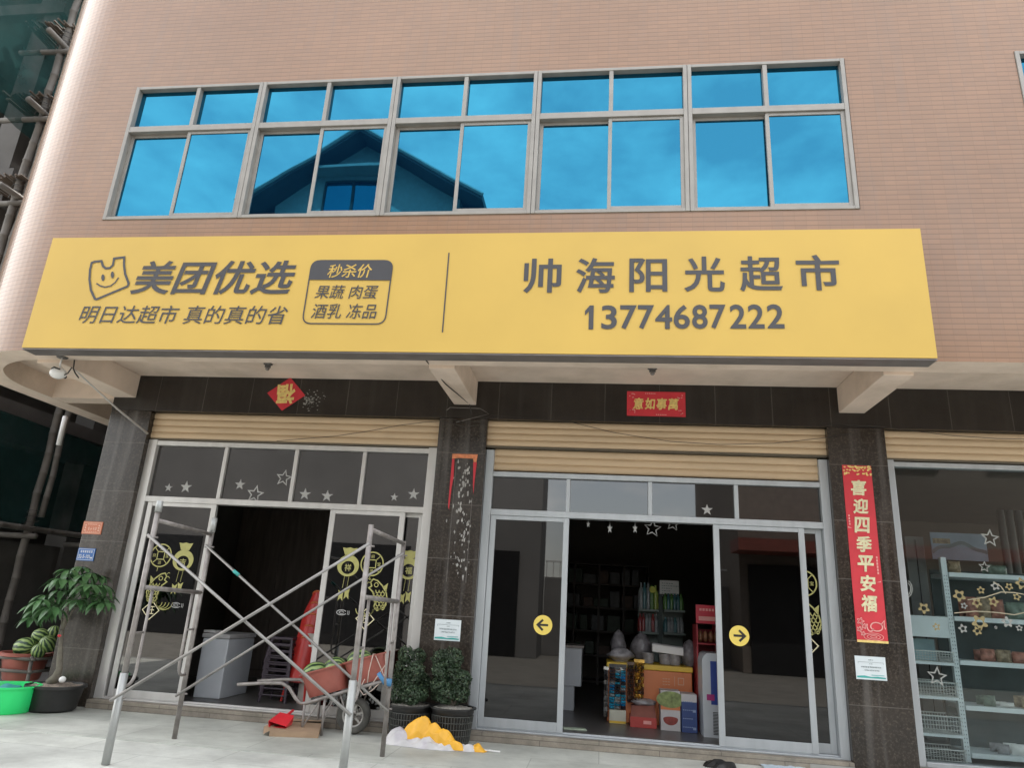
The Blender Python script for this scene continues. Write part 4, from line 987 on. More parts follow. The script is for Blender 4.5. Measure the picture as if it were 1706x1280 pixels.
# ================================================================== SACKS ON THE PAVEMENT
def heap(outline, bumps, seed, amp=.03, nr=26, na=110, base=.006):
    pts = [Vector(p) for p in outline]; n = len(pts); cen = sum(pts, Vector((0, 0))) / n; rim = []
    for i in range(na):                      # smooth closed curve through the outline
        t = i / na * n; k = int(t); u = t - k; p0, p1, p2, p3 = (pts[(k + q) % n] for q in (-1, 0, 1, 2))
        rim.append(.5 * ((2 * p1) + (p2 - p0) * u + (2 * p0 - 5 * p1 + 4 * p2 - p3) * u * u + (3 * p1 - p0 - 3 * p2 + p3) * u ** 3))
    mb = MB(); v = []
    for j in range(nr + 1):
        r = j / nr
        for q in rim:
            p = cen + (q - cen) * r; x, y = p
            h = sum(hh * math.exp(-(((x - bx_) / rx_) ** 2 + ((y - by_) / ry_) ** 2)) for bx_, by_, hh, rx_, ry_ in bumps)
            f = .5 + .75 * noise.noise((x * 8 + y * 4, y * 9 - x * 5, seed)) + .35 * abs(noise.noise((x * 17 - y * 9, y * 12, seed + 5))) - .22 * math.sin((x * .7 - y * 1.2) * 55 + 4 * noise.noise((x * 5, y * 5, seed)))
            k = min(1, (1 - r) / .22); k = k * (2 - k)
            v.append((x + .010 * r * noise.noise((x * 18, y * 18, seed)), y + .012 * r * noise.noise((x * 18, y * 18, seed + 3)), base * (1 if j < nr else .2) + (h + amp * (1 - f)) * k))
    mb.add(v, [(j * na + i, j * na + (i + 1) % na, (j + 1) * na + (i + 1) % na, (j + 1) * na + i) for j in range(nr) for i in range(na)])
    return mb
g = lambda px, py: tuple(G(px, py))[:2]
ol = [(-2.02, -.50), (-1.95, -.57), (-1.78, -.61), (-1.6, -.64), (-1.45, -.64), (-1.3, -.62), (-1.12, -.57), (-1.06, -.52), (-1.2, -.47), (-1.6, -.45), (-2.0, -.445)]
wsk = heap(ol, [(-1.88, -.50, .11, .12, .06), (-1.62, -.54, .05, .12, .06), (-1.36, -.55, .035, .1, .05)], 3, .055).build('plastic_sack', M_SACKW, None, smooth=True)
tag(wsk, 'crumpled white and lilac plastic sacks spread flat on the pavement by the shrub pots', 'sack')
cx_, cy_ = g(700, 1236)
ol = [(-1.88, -.50), (-1.78, -.545), (-1.62, -.55), (-1.48, -.575), (-1.36, -.605), (-1.26, -.615), (-1.24, -.57), (-1.36, -.50), (-1.5, -.46), (-1.68, -.43), (-1.86, -.44)]
ysk = heap(ol, [(-1.68, -.475, .15, .085, .07), (-1.58, -.48, .10, .08, .06), (-1.48, -.51, .09, .08, .05), (-1.38, -.55, .06, .08, .05), (-1.80, -.49, .09, .07, .05)], 11, .06, 34, 140, .035).build('yellow_sack', M_SACKY, None, smooth=True)
tag(ysk, 'crumpled bright yellow sack heaped on the white plastic sacks', 'sack')
p = Vector((-1.10, -.52, 0)); mb = MB()
q = heap([(p.x - .06, p.y - .045), (p.x + .06, p.y - .05), (p.x + .075, p.y + .03), (p.x - .05, p.y + .04)], [(p.x, p.y, .06, .05, .04)], 5, .02).build('yellow_rag', M_SACKY, None, smooth=True)
tag(q, 'small scrunched yellow rag at the right end of the sack pile', 'rag')
p = Vector((-1.0, -.50, 0)); q = MB().tube([p + Vector((-.10, 0, .008)), p + Vector((0, -.01, .012)), p + Vector((.10, .01, .006))], .008, 6).build('white_strap', M_WHITE, None); tag(q, 'white plastic strap lying beside the yellow rag', 'strap')
p = G(622, 1207); q = MB().tube([p + Vector((-.01, 0, .12)), p + Vector((.0, -.01, .07)), p + Vector((.03, -.02, .02)), p + Vector((.08, -.04, .008))], .007, 6).build('wire_piece', M_STEELW, None); tag(q, 'bent piece of pale wire on the pavement beside the wheelbarrow wheel', 'wire')
p = G(1200, 1278); q = heap([(p.x - .13, p.y - .10), (p.x + .10, p.y - .12), (p.x + .14, p.y + .05), (p.x + .0, p.y + .10), (p.x - .14, p.y + .04)], [(p.x, p.y, .035, .10, .08)], 8, .03).build('dark_rag', M_BLKP, None, smooth=True); tag(q, 'dark crumpled rag on the pavement at the foot of the middle doorstep', 'rag')
p = G(1310, 1285); q = sheet(MB(), p.x - .22, p.x + .2, p.y - .2, p.y + .05, 0).build('x', M_PAPER); 
bpy.data.objects.remove(q)
mb = MB(); v = []
for j in range(7):
    for i in range(11): v.append((p.x - .20 + .04 * i, p.y - .14 + .05 * j, .012 + .02 * abs(noise.noise((i * .5, j * .5, 2)))))
mb.add(v, [(j * 11 + i, j * 11 + i + 1, (j + 1) * 11 + i + 1, (j + 1) * 11 + i) for j in range(6) for i in range(10)])
q = mb.build('paper_bag', mat('blue_white_paper', (.55, .66, .74), .6), None, smooth=True); tag(q, 'pale blue paper sheet dropped by the doorstep near the right pillar', 'paper')

# ================================================================== PLANTS AND POTS
def leaf_cloud(mb, clumps, n_per, size, rnd, flat=.9):
    for (c, r) in clumps:
        for i in range(int(n_per * (r / .1) ** 2)):
            u = Vector((rnd.gauss(0, 1), rnd.gauss(0, 1), rnd.gauss(0, 1))).normalized()
            p = c + u * r * (rnd.uniform(.45, 1.0) ** .5) * (1 + .18 * noise.noise(u * 2.2 + c * 3))
            s_ = size * rnd.uniform(.7, 1.35)
            nrm = (u + Vector((rnd.gauss(0, .6), rnd.gauss(0, .6), rnd.gauss(.3, .6)))).normalized()
            a = nrm.cross(Vector((rnd.gauss(0, 1), rnd.gauss(0, 1), rnd.gauss(0, 1)))).normalized(); b = nrm.cross(a)
            mb.add([p - a * s_ * .9, p - b * s_ * .48 + nrm * s_ * .12, p + a * s_ * 1.0, p + b * s_ * .48 + nrm * s_ * .12], [(0, 1, 2, 3)])
def lattice_pot(parent, c, r, h, k=.80):
    mb = MB()
    mb.lathe([(.0001, .0), (r * k, 0), (r * .93, h - .05), (r * .95, h - .045), (r * .96, h - .012), (r * 1.06, h - .012), (r * 1.06, h), (r * .94, h), (r * .92, h - .03)], c, 40)
    o = mb.build('pot', M_BLKP, parent); smooth_angle(o, 40)
    mb = MB(); z0, z1 = .03, h - .07
    rr = lambda z: r * (k + (.93 - k) * z / (h - .05)) + .003
    for j in range(5):
        z = z0 + (z1 - z0) * j / 4; mb.tube([c + Vector((rr(z) * math.cos(t), rr(z) * math.sin(t), z)) for t in [2 * PI * i / 40 for i in range(41)]], .0045, 5, False)
    for i in range(44):
        t = 2 * PI * i / 44; mb.tube([c + Vector((rr(z) * math.cos(t), rr(z) * math.sin(t), z)) for z in (z0, z1)], .004, 5, False)
    mb.build('lattice', mat('pot_lattice', (.055, .058, .052), .6, var=.4, vs=20, dirt=.5, dcol=(.12, .12, .10)), parent, smooth=True)
    mb = MB(); v = []
    for j in range(8):
        for i in range(28):
            t = 2 * PI * i / 28; q = r * .935 * j / 7; v.append(c + Vector((q * math.cos(t), q * math.sin(t), h - .012 + .018 * noise.noise((q * 30 * math.cos(t), q * 30 * math.sin(t), 1)) + .02 * (1 - j / 7))))
    mb.add(v, [(j * 28 + i, j * 28 + (i + 1) % 28, (j + 1) * 28 + (i + 1) % 28, (j + 1) * 28 + i) for j in range(7) for i in range(28)])
    mb.build('soil', mat('pale_gravel', (.33, .31, .27), .95, var=.5, vs=60, bump=.8, bs=70), parent, smooth=True)
def shrub(name, label, c, r, h, cl, seed, group):
    T = thing(name, label, 'potted shrub', c, group); rnd = random.Random(seed); c = Vector(c)
    lattice_pot(T, c, r, h)
    clumps = []
    mb = MB(); base = c + Vector((0, 0, h)); 
    for (px, py, rp) in cl:
        y = c.y - .07 + rnd.uniform(-.03, .13); p = P(640 + px / 6.737, 1070 + py / 6.737, y); rr = .95 * rp / 6.737 / F_PX * (p - CAM_POS).length
        clumps.append((p, rr)); mid = base.lerp(p, .5) + Vector((rnd.uniform(-.03, .03), 0, .02)); mb.tube([base, mid, p], [.012, .009, .005], 6)
    mb.build('stems', M_BARK, T, smooth=True)
    mb = MB(); leaf_cloud(mb, clumps, 620, .0155, rnd); mb.build('foliage', M_LEAF2, T)
    mb = MB(); leaf_cloud(mb, [(p + Vector((0, -.008, .012)), q * 1.02) for p, q in clumps], 60, .011, rnd); mb.build('young_leaves', M_LEAF3, T)
shrub('potted_shrub', 'small clipped box shrub in a black lattice pot, next to the scaffold leg', (-1.845, -.25, 0), .215, .32,
      [(250, 150, 95), (390, 165, 85), (230, 300, 115), (360, 330, 100), (170, 420, 80), (400, 450, 120), (290, 470, 110), (170, 590, 100), (310, 590, 115), (420, 580, 80)], 5, 'clipped shrubs by the middle pillar')
shrub('potted_shrub', 'small clipped box shrub in a black lattice pot, next to the middle shop door', (-1.415, -.26, 0), .215, .325,
      [(640, 200, 110), (770, 190, 120), (620, 320, 90), (760, 330, 100), (870, 430, 110), (620, 480, 105), (740, 480, 100), (860, 570, 105), (690, 590, 100), (590, 600, 70), (800, 640, 60)], 6, 'clipped shrubs by the middle pillar')
# money tree
T = thing('money_tree', 'money tree with broad drooping leaves in a black pot beside the left pillar', 'potted tree', (-5.60, -.33, 0))
c = Vector((-5.60, -.33, 0))
mb = MB(); mb.lathe([(.0001, 0), (.20, 0), (.225, .02), (.255, .20), (.262, .225), (.285, .225), (.285, .25), (.255, .25), (.25, .215)], c, 40); o = mb.build('pot', M_BLKP, T); smooth_angle(o)
mb = MB(); v = []
for j in range(8):
    for i in range(30):
        t = 2 * PI * i / 30; q = .253 * j / 7; v.append(c + Vector((q * math.cos(t), q * math.sin(t), .235 + .02 * noise.noise((q * 25 * math.cos(t), q * 25 * math.sin(t), 4)) + .03 * (1 - j / 7))))
mb.add(v, [(j * 30 + i, j * 30 + (i + 1) % 30, (j + 1) * 30 + (i + 1) % 30, (j + 1) * 30 + i) for j in range(7) for i in range(30)])
mb.build('soil', M_SOIL, T, smooth=True)
yt = -.36
tr = [P(84, 1139, yt), P(94, 1128, yt), P(99, 1115, yt), P(99.5, 1100, yt), P(101, 1075, yt), P(104, 1050, yt)]
mb = MB(); mb.tube(tr, [.055, .042, .032, .030, .022, .020], 12)
mb.tube([tr[5], P(110, 1025, yt), P(122, 990, yt)], [.018, .012, .008], 8); mb.tube([tr[4], P(104, 1035, yt + .05), P(92, 1000, yt + .05)], [.016, .012, .008], 8); mb.tube([tr[5], P(120, 1020, yt + .06), P(150, 985, yt + .06)], [.015, .010, .007], 8)
mb.build('trunk', M_BARK, T, smooth=True)
mb = MB(); rnd = random.Random(17)
def leaflet(mb, base, d, ln, wd, droop, side):
    d = d.normalized(); up = Vector((0, 0, 1)); s_ = d.cross(up)
    s_ = s_.normalized() if s_.length > .01 else Vector((1, 0, 0))
    pts = []; p = base.copy(); dd = d.copy(); n = 6
    prof = (.12, .45, .82, 1.0, .80, .42, .04)
    for i in range(n + 1):
        nn = s_.cross(dd).normalized(); ww = wd * prof[i]
        pts += [p - s_ * ww + nn * ww * .25, p, p + s_ * ww + nn * ww * .25]
        p = p + dd * ln / n; dd = (dd + Vector((0, 0, -droop / n))).normalized()
    mb.add(pts, [(3 * i + j, 3 * i + j + 1, 3 * i + j + 4, 3 * i + j + 3) for i in range(n) for j in (0, 1)])
for (px, py, dy, sz) in ((128, 968, -.16, 1.15), (150, 955, 0, 1), (118, 955, .05, 1), (168, 975, -.05, 1.1), (172, 995, .05, 1), (100, 985, -.05, 1), (76, 992, -.1, 1), (66, 1008, -.02, 1.05), (88, 1012, -.18, 1.1), (60, 1018, .08, .9),
                         (145, 1000, .08, 1), (112, 1000, .1, 1), (135, 945, .1, .9), (158, 1008, -.1, .9), (95, 970, .1, .95), (140, 980, -.22, 1.0), (80, 1020, 0, .9), (165, 960, .1, .9), (120, 985, .0, 1),
                         (70, 1000, -.2, 1), (55, 1030, -.1, .9), (105, 965, -.2, 1.05), (150, 975, -.25, 1.1), (172, 1005, -.12, 1), (130, 1000, -.2, 1), (85, 1000, .12, 1), (140, 960, -.1, 1), (116, 950, -.1, 1), (160, 990, .12, 1)):
    hub = P(px, py, yt + dy); out = Vector((hub.x + 5.60, hub.y + .33, 0))
    a0 = rnd.uniform(0, 6.28); nl = rnd.choice((6, 7, 7, 8))
    st = P(112, 1015, yt); mb.tube([hub.lerp(st, .75), hub.lerp(st, .3) + Vector((0, 0, .02)), hub], .0035, 5)
    for i in range(nl):
        a = a0 + 2 * PI * i / nl
        d = Vector((math.cos(a), math.sin(a), rnd.uniform(-.35, .15))) + out * .5
        leaflet(mb, hub, d, sz * rnd.uniform(.16, .235), sz * rnd.uniform(.026, .036), rnd.uniform(1.0, 2.1), 0)
o = mb.build('leaves', M_LEAF, T, smooth=True)
MB().lathe([(.024, -.012), (.030, 0), (.026, .012)], P(101, 1060, yt), 16).build('red_ribbon', M_REDP, T)
MB().ell(P(104, 1133, yt - .05), .035, .03, .032).build('white_pebble', M_WHITE, T, smooth=True)
# tub of watermelons on a rack
c = Vector((-6.48, .22, 0))
T = thing('plant_rack', 'low wooden rack carrying the tub of watermelons in the alley', 'rack', c)
mb = MB()
for z in (.30, .43):
    for y in (-.22, .22): mb.tube([c + Vector((-.30, y, z)), c + Vector((.30, y, z))], .018, 8)
    for x in (-.28, .28): mb.tube([c + Vector((x, -.24, z + .003)), c + Vector((x, .24, z + .003))], .016, 8)
mb.build('rails', M_BAMB, T, smooth=True)
for x, y in ((-1, -1), (1, -1), (-1, 1), (1, 1)): MB().tube([c + Vector((x * .30, y * .24, 0)), c + Vector((x * .24, y * .20, .46))], .019, 8).build('leg', M_BAMB, T, smooth=True)
tb = thing('plastic_tub', 'terracotta plastic tub heaped with watermelons on the rack in the alley', 'tub', (c.x, c.y, .19))
mb = MB(); mb.lathe([(.0001, 0), (.17, 0), (.18, .01), (.235, .255), (.265, .255), (.268, .29), (.235, .29), (.18, .03), (.0001, .02)], c + Vector((0, 0, .19)), 40); o = mb.build('tub_body', M_TUB, tb); smooth_angle(o)
for i, (px, py, r, dy, lab) in enumerate(((41, 1079, .105, -.08, 'largest striped watermelon, at the left of the alley tub'), (68, 1061, .085, .02, 'round striped watermelon on top of the pile in the alley tub'), (80, 1074, .088, -.06, 'striped watermelon at the right of the alley tub'), (64, 1086, .075, -.12, 'striped watermelon low at the front of the alley tub'), (89, 1056, .075, .10, 'striped watermelon at the back of the alley tub, behind the tree trunk'))):
    p = P(px, py, c.y + dy); melon(lab, p, r, 1.15, (i * 1.3, .4 * i, .7 * i), group='watermelons in the alley tub')
# green basin
by = -.66; xr = P(53, 1139, by).x; xb = P(34, 1186, by).x
c = Vector((xr - .30, by + .05, 0)); rb = xb - c.x
T = thing('green_basin', 'bright green plastic basin standing on the pavement at the left edge', 'basin', c)
o = MB().lathe([(.0001, .0), (rb - .01, 0), (rb, .012), (.282, .232), (.305, .236), (.305, .250), (.275, .250), (rb - .008, .02), (.0001, .012)], c, 48).build('basin_body', M_GREENP, T); smooth_angle(o)
q = heap([(c.x - .16, c.y - .15), (c.x + .06, c.y - .17), (c.x + .12, c.y + .10), (c.x - .12, c.y + .14)], [(c.x, c.y, .08, .14, .14)], 4, .04, 20, 60, .16).build('cleaning_cloth', mat('teal_cloth', (.05, .28, .28), .8), None, smooth=True); tag(q, 'teal cloth lying inside the green basin', 'cloth')

# ================================================================== LEFT NEIGHBOUR UNDER CONSTRUCTION
al = MB().box(-30, -5.981, .341, 12, -.30, -.002).build('alley_floor', M_CONC); tag(al, 'dark concrete floor of the alley', kind='structure')
N1 = thing('unfinished_building', 'dark unfinished concrete building across the alley on the left', 'building', (-10.5, 3, 0))
mb = MB()
for y in (1.0, 4.2, 7.4): MB().box(-9.95, -9.55, y, y + .4, 0, 16).build('column', M_CONC, N1)
mb = MB()
for z in (3.75, 7.25, 10.6, 14): MB().box(-16, -9.35, .9, 10, z, z + .22).box(-9.75, -9.45, .95, 10, z - .40, z - .001).build('floor_slab', M_CONC, N1)
MB().box(-16, -11.8, 1.0, 10, 0, 16).build('core_wall', M_DARKW, N1)
MB().box(-9.80, -9.62, 1.41, 10, 0, 1.85).build('parapet_wall', M_DARKW, N1)
N2 = MB().box(-24, -5.985, 10.5, 20, 0, 22).build('alley_shade_block', M_DARKW); tag(N2, 'tall dark block added at the far end to shade the alley from the sun', 'building')  # added tall mass, height chosen to keep the sun out of the alley
rnd = random.Random(31)
def bamboo(mb, a, b, r):
    a, b = Vector(a), Vector(b); n = max(3, int((b - a).length / .32)); pts = []; rs = []
    for i in range(n + 1):
        q = a.lerp(b, i / n) + Vector((rnd.uniform(-.012, .012), rnd.uniform(-.012, .012), 0))
        d = (b - a).normalized() * .012
        if 0 < i < n: pts += [q - d, q, q + d]; rs += [r, r * 1.14, r]
        else: pts.append(q); rs.append(r)
    mb.tube(pts, rs, 9)
BS = thing('bamboo_scaffold', 'weathered bamboo pole scaffold with lath platforms along the unfinished building', 'scaffold', (-8.85, 2, 0))
poles = [(-8.86, .6, 0), (-8.78, 2.4, 0), (-8.85, 4.2, 0), (-8.80, 6.0, 0)]
for i, (x, y, z) in enumerate(poles):
    mb = MB(); bamboo(mb, (x, y, z), (x + .05, y, 12.5), .055); mb.build('pole', M_BAMB, BS, smooth=True)
    mb = MB(); bamboo(mb, (x + .13, y + .05, z + 2.2), (x + .15, y + .05, 12.5), .045); mb.build('pole', M_BAMB, BS, smooth=True)
for z in (2.0, 4.4, 6.7, 8.2, 9.5, 11):
    mb = MB(); bamboo(mb, (-8.74, .2, z), (-8.74, 8, z + .05), .045); mb.build('ledger', M_BAMB, BS, smooth=True)
    for y in (.55, 2.35, 4.15):
        mb = MB(); bamboo(mb, (-9.5, y, z - .1), (-8.55, y, z - .1), .042); mb.build('transom_pole', M_BAMB, BS, smooth=True)
for z in (7.0, 8.5, 9.9):
    mb = MB()
    for i in range(9):
        y = .5 + i * .8
        for k in range(20): mb.tube([(-9.5 + k * .042 + rnd.uniform(-.01, .01), y + rnd.uniform(-.1, .1), z + .01 + rnd.uniform(0, .02)), (-9.5 + k * .042 + rnd.uniform(-.02, .02), y + .8 + rnd.uniform(-.1, .1), z + .01 + rnd.uniform(0, .02))], .017, 5)
    mb.build('lath_platform', M_LATH, BS)
for z in (2.0, 4.4, 6.7, 8.2, 9.5):
    for (x, y, _) in poles[:2]:
        mb = MB(); mb.tube([(x + .095 * math.cos(t) + .03, y + .085 * math.sin(t), z - .05 + .014 * t + .012 * math.sin(3 * t)) for t in [2 * PI * i / 10 for i in range(41)]], .007, 4); mb.build('lashing', M_CABLE, BS)
def net(name, label, x, y0, y1, z0, z1, seed):
    mb = MB(); nx, nz = 24, 20; v = []
    for k in range(nz + 1):
        for i in range(nx + 1):
            y = y0 + (y1 - y0) * i / nx; z = z0 + (z1 - z0) * k / nz; v.append((x + .18 * noise.noise((y * .8, z * .6, seed)) + .05 * noise.noise((y * 3, z * 2, seed)), y, z))
    mb.add(v, [(k * (nx + 1) + i, k * (nx + 1) + i + 1, (k + 1) * (nx + 1) + i + 1, (k + 1) * (nx + 1) + i) for k in range(nz) for i in range(nx)])
    o = mb.build(name, M_NETG, None, smooth=True); tag(o, label, 'safety net', 'green safety nets'); return o
net('safety_net', 'teal green safety net hung high on the bamboo scaffold', -9.02, -.45, 7, 7.9, 12.4, 1)
net('safety_net', 'dark green safety net hung low between the bamboo poles by the alley', -9.2, -.45, 8, 2.0, 3.7, 6)
a, b = P(109, 694, 1.2), P(97.5, 742, 1.2)
T = thing('white_pipe_end', 'short white plastic pipe hanging beside the bamboo pole under the left eave', 'pipe', b)
MB().tube([b, a], .033, 14).build('pipe', M_WHITE, T, smooth=True)

# ================================================================== GOODS IN THE MIDDLE SHOP
FZ = .094
def pbox(px0, py0, px1, py1, y):
    a = rect(px0, py0, px1, py1, y); return a
def crate(name, label, cat, px0, px1, ptop, y, dep, m, z0=FZ, group=None, parent=None, bevel=.004):
    a = P(px0, 1200, y); b = P(px1, 1200, y); zt = P((px0 + px1) / 2, ptop, y).z
    o = MB().box(a.x, b.x, y, y + dep, z0, zt); return o, a.x, b.x, zt
M_OR = mat('orange_panel', (.62, .20, .075), .5, var=.1, vs=2.5); M_LID = mat('freezer_lid_yellow', (.72, .48, .05), .45)
y = 1.32; x0, x1 = P(1012, 1115, y).x, P(1153, 1120, y).x; zt = P(1080, 1108, y).z; zl = P(1080, 1117, y).z
T = thing('chest_freezer', 'orange chest freezer with a yellow lid in the middle shop', 'freezer', ((x0 + x1) / 2, y + .3, FZ))
MB().box(x0, x1, y, y + .62, FZ, zl - .002).build('cabinet', M_OR, T, bevel=.012)
MB().box(x0 - .01, x1 + .01, y - .012, y + .63, zl, zt).build('lid', M_LID, T, bevel=.01)
mb = MB(); rr = random.Random(2); yy = y - .002
q = rect(1104, 1130, 1122, 1142, yy)
for i in range(4): glyphs('冰爽好味'[i], q[0] + (q[1] - q[0]) * (i % 2) / 2, q[0] + (q[1] - q[0]) * (i % 2 + .9) / 2, q[2] + (q[3] - q[2]) * (1 - i // 2) / 2, q[2] + (q[3] - q[2]) * (1.85 - i // 2) / 2, yy, 0, 0, mb) if False else None
for i in range(3):
    for j in range(3): mb.box(q[0] + i * .03, q[0] + i * .03 + .022, yy, yy + .001, q[2] + j * .03, q[2] + j * .03 + .006)
q = rect(1130, 1131, 1139, 1142, yy); mb.stroke([(q[0], yy, q[2]), (q[1], yy, q[2]), (q[1], yy, q[3]), (q[0], yy, q[3])], .006, True)
q2 = rect(1123.5, 1128, 1124.5, 1144, yy); mb.box(q2[0], q2[0] + .004, yy, yy + .001, q2[2], q2[3])
mb.build('print', mat('pale_print', (.60, .42, .30), .6), T)
# things on the lid
def bagheap(name, label, px, py, w, h, m, seed, yb, zb, cat='bag', group=None):
    c = P(px, py, yb); mb = MB(); n = 16; v = []; f = []
    for k in range(11):
        t = k / 10
        for i in range(n):
            a = 2 * PI * i / n; r = (math.sin(PI * min(1, .12 + t * .88)) ** .6) * (1 + .35 * noise.noise((math.cos(a) * 2, math.sin(a) * 2, t * 4 + seed)))
            v.append((c.x + w / 2 * r * math.cos(a), yb + .12 * r * math.sin(a), zb + h * t))
    for k in range(10):
        for i in range(n): f.append((k * n + i, k * n + (i + 1) % n, (k + 1) * n + (i + 1) % n, (k + 1) * n + i))
    f.append(tuple(range(n)))
    o = mb.add(v, f).build(name, m, None, smooth=True); tag(o, label, cat, group); return o
M_CLR = mat('clear_wrap', (.30, .29, .30), .25, var=.35, vs=14, bump=.5, bs=18)
M_CLR2 = mat('grey_wrap', (.17, .16, .17), .3, var=.4, vs=16, bump=.5, bs=18)
yb = 1.55
bagheap('wrapped_bundle', 'clear wrapped bundle at the left end of the freezer lid', 1034, 1098, .30, .17, M_CLR, 1, yb, zt + .002)
bagheap('wrapped_bundle', 'tall grey plastic bag standing at the left on the freezer lid', 1030, 1075, .20, .36, M_CLR2, 2, yb + .22, zt + .002)
bagheap('wrapped_bundle', 'loose grey plastic bag behind the tubs on the freezer lid', 1068, 1075, .26, .34, M_CLR2, 5, yb + .25, zt + .002)
for px, lab in ((1080, 'grey plastic food bucket under the left end of the white carton'), (1108, 'grey plastic food bucket in the middle under the white carton'), (1124, 'grey plastic food bucket under the right end of the white carton')):
    p = P(px, 1100, yb); T = thing('food_bucket', lab, 'bucket', (p.x, yb, zt), 'buckets on the freezer')
    o = MB().lathe([(.0001, 0), (.062, 0), (.072, .105), (.078, .105), (.078, .118), (.0001, .120)], (p.x, yb, zt + .002), 24).build('bucket', M_CLR, T); smooth_angle(o)
q = rect(1086, 1082, 1137, 1094, yb)
T = thing('white_carton', 'long white carton lying tilted across the buckets on the freezer', 'carton', (q[0] + .2, yb, zt + .12))
zc = zt + .124
mb = MB(); mb.obox(((q[0] + q[1]) / 2, yb, zc + .045), ((q[1] - q[0]) / 2, 0, -.014), (0, .10, 0), (.0, 0, .042)); mb.build('carton', M_WHITE, T, bevel=.003)
MB().obox(((q[0] + q[1]) / 2, yb, zc + .094), ((q[1] - q[0]) / 2 + .004, 0, -.014), (0, .104, 0), (0, 0, .004)).build('lid', mat('lid_grey', (.35, .34, .36), .5), T)
bagheap('wrapped_bundle', 'dark wrapped bundle at the right end of the freezer lid', 1149, 1090, .20, .30, M_CLR2, 9, yb, zt + .002)
# hanging snack strips
def strips(name, label, px0, px1, py0, py1, y, cols, seed, n=11):
    q = rect(px0, py0, px1, py1, y); T = thing(name, label, 'snack strip', ((q[0] + q[1]) / 2, y, q[3]), 'hanging snack strips'); rr = random.Random(seed)
    nc = 3
    for c_ in range(nc):
        xx0 = q[0] + (q[1] - q[0]) * c_ / nc; xx1 = q[0] + (q[1] - q[0]) * (c_ + .95) / nc
        for k in range(n):
            z1 = q[3] - (q[3] - q[2]) * k / n; z0 = q[3] - (q[3] - q[2]) * (k + .93) / n; b = rr.uniform(.01, .03); t = rr.uniform(-.012, .012)
            mb = MB(); xm, zm = (xx0 + xx1) / 2, (z0 + z1) / 2
            v = [(xx0, y + t, z0), (xx1, y - t, z0), (xx1, y - t, z1), (xx0, y + t, z1), (xx0 + .01, y - b, z0 + .008), (xx1 - .01, y - b, z0 + .008), (xx1 - .01, y - b + .004, z1 - .008), (xx0 + .01, y - b, z1 - .008), (xm, y - b - .012, zm)]
            mb.add(v, [(4, 5, 8), (5, 6, 8), (6, 7, 8), (7, 4, 8), (0, 1, 5, 4), (1, 2, 6, 5), (2, 3, 7, 6), (3, 0, 4, 7), (3, 2, 1, 0)]); mb.build('packet', rr.choice(cols), T)
    MB().box(q[0] - .005, q[1] + .005, y - .008, y + .006, q[3] - .004, q[3] + .03).build('hanger_card', cols[-1], T)
P_BLUE = mat('foil_blue', (.02, .22, .45), .25, metal=.4, var=.5, vs=30); P_CYAN = mat('foil_cyan', (.05, .38, .55), .22, metal=.4, var=.5, vs=25); P_SIL = mat('foil_silver', (.45, .46, .45), .25, metal=.6, var=.3, vs=25)
P_GOLDF = mat('foil_gold', (.52, .33, .08), .22, metal=.7, var=.6, vs=25); P_BRN = mat('foil_brown', (.09, .06, .045), .3, metal=.4, var=.5, vs=25); P_MAG = mat('foil_magenta', (.35, .03, .16), .4); P_DK = mat('foil_dark', (.03, .03, .035), .3, var=.3)
strips('snack_strip', 'bright blue foil snack packets hanging in strips at the corner of the orange freezer', 1015, 1043, 1112, 1183, 1.22, [P_BLUE, P_BLUE, P_CYAN, P_CYAN, P_CYAN, P_SIL, P_DK], 1, 14)
strips('snack_strip', 'black and white packets hanging in a thin strip left of the blue foil packets', 1006, 1013, 1116, 1196, 1.24, [P_DK, P_SIL], 2, 9)
strips('snack_strip', 'dark brown packets hanging in strips right of the blue foil packets', 1045, 1056, 1108, 1172, 1.22, [P_BRN, P_DK, P_BRN], 3, 10)
strips('snack_strip', 'gold and brown foil packets hanging in strips on the front of the orange freezer', 1057, 1073, 1104, 1170, 1.20, [P_BRN, P_GOLDF, P_GOLDF], 4, 11)
# boxes on the floor before the freezer
def pbx(name, label, px0, px1, pt, pb, m, dep=.26, group='boxes on the shop floor'):
    fl = G((px0 + px1) / 2, pb, FZ); y = fl.y; x0, x1 = P(px0, pb, y).x, P(px1, pb, y).x; zt = P((px0 + px1) / 2, pt, y).z
    T = thing(name, label, 'box', ((x0 + x1) / 2, y, FZ), group)
    MB().box(x0, x1, y, y + dep, FZ, zt).build('carton', m, T, bevel=.003)
    return T, x0, x1, y, zt
M_BR = mat('box_red', (.46, .06, .05), .5, var=.1); M_BB = mat('box_blue', (.035, .065, .20), .45, var=.1); M_BW = mat('box_white', (.52, .50, .50), .5); M_BY = mat('box_yellow_white', (.55, .55, .45), .5)
T, x0, x1, y, zt = pbx('snack_box', 'white and yellow box under the hanging blue packets', 1015, 1043, 1184, 1207, M_BY, .2)
MB().box(x0 + .001, x1 - .001, y - .002, y, FZ + .005, FZ + .03).build('yellow_band', M_LID, T)
T, x0, x1, y, zt = pbx('snack_box', 'red cardboard box with a brown open top before the orange freezer', 1050, 1094, 1196, 1214, M_BR, .3)
zz = P(1072, 1180, y).z
mb = MB(); mb.add([(x0, y - .001, zt), (x1, y - .001, zt), (x1 - .02, y + .12, zz + .02), (x0 + .02, y + .12, zz)], [(0, 1, 2, 3)]); mb.box(x0 + .02, x1 - .02, y + .121, y + .29, zt - .02, zz); mb.build('flap', mat('box_brown_red', (.27, .10, .075), .7, var=.2), T)
MB().box(x0 + .5 * (x1 - x0), x0 + .8 * (x1 - x0), y - .002, y, FZ + .04, FZ + .075).build('label', M_PINK, T)
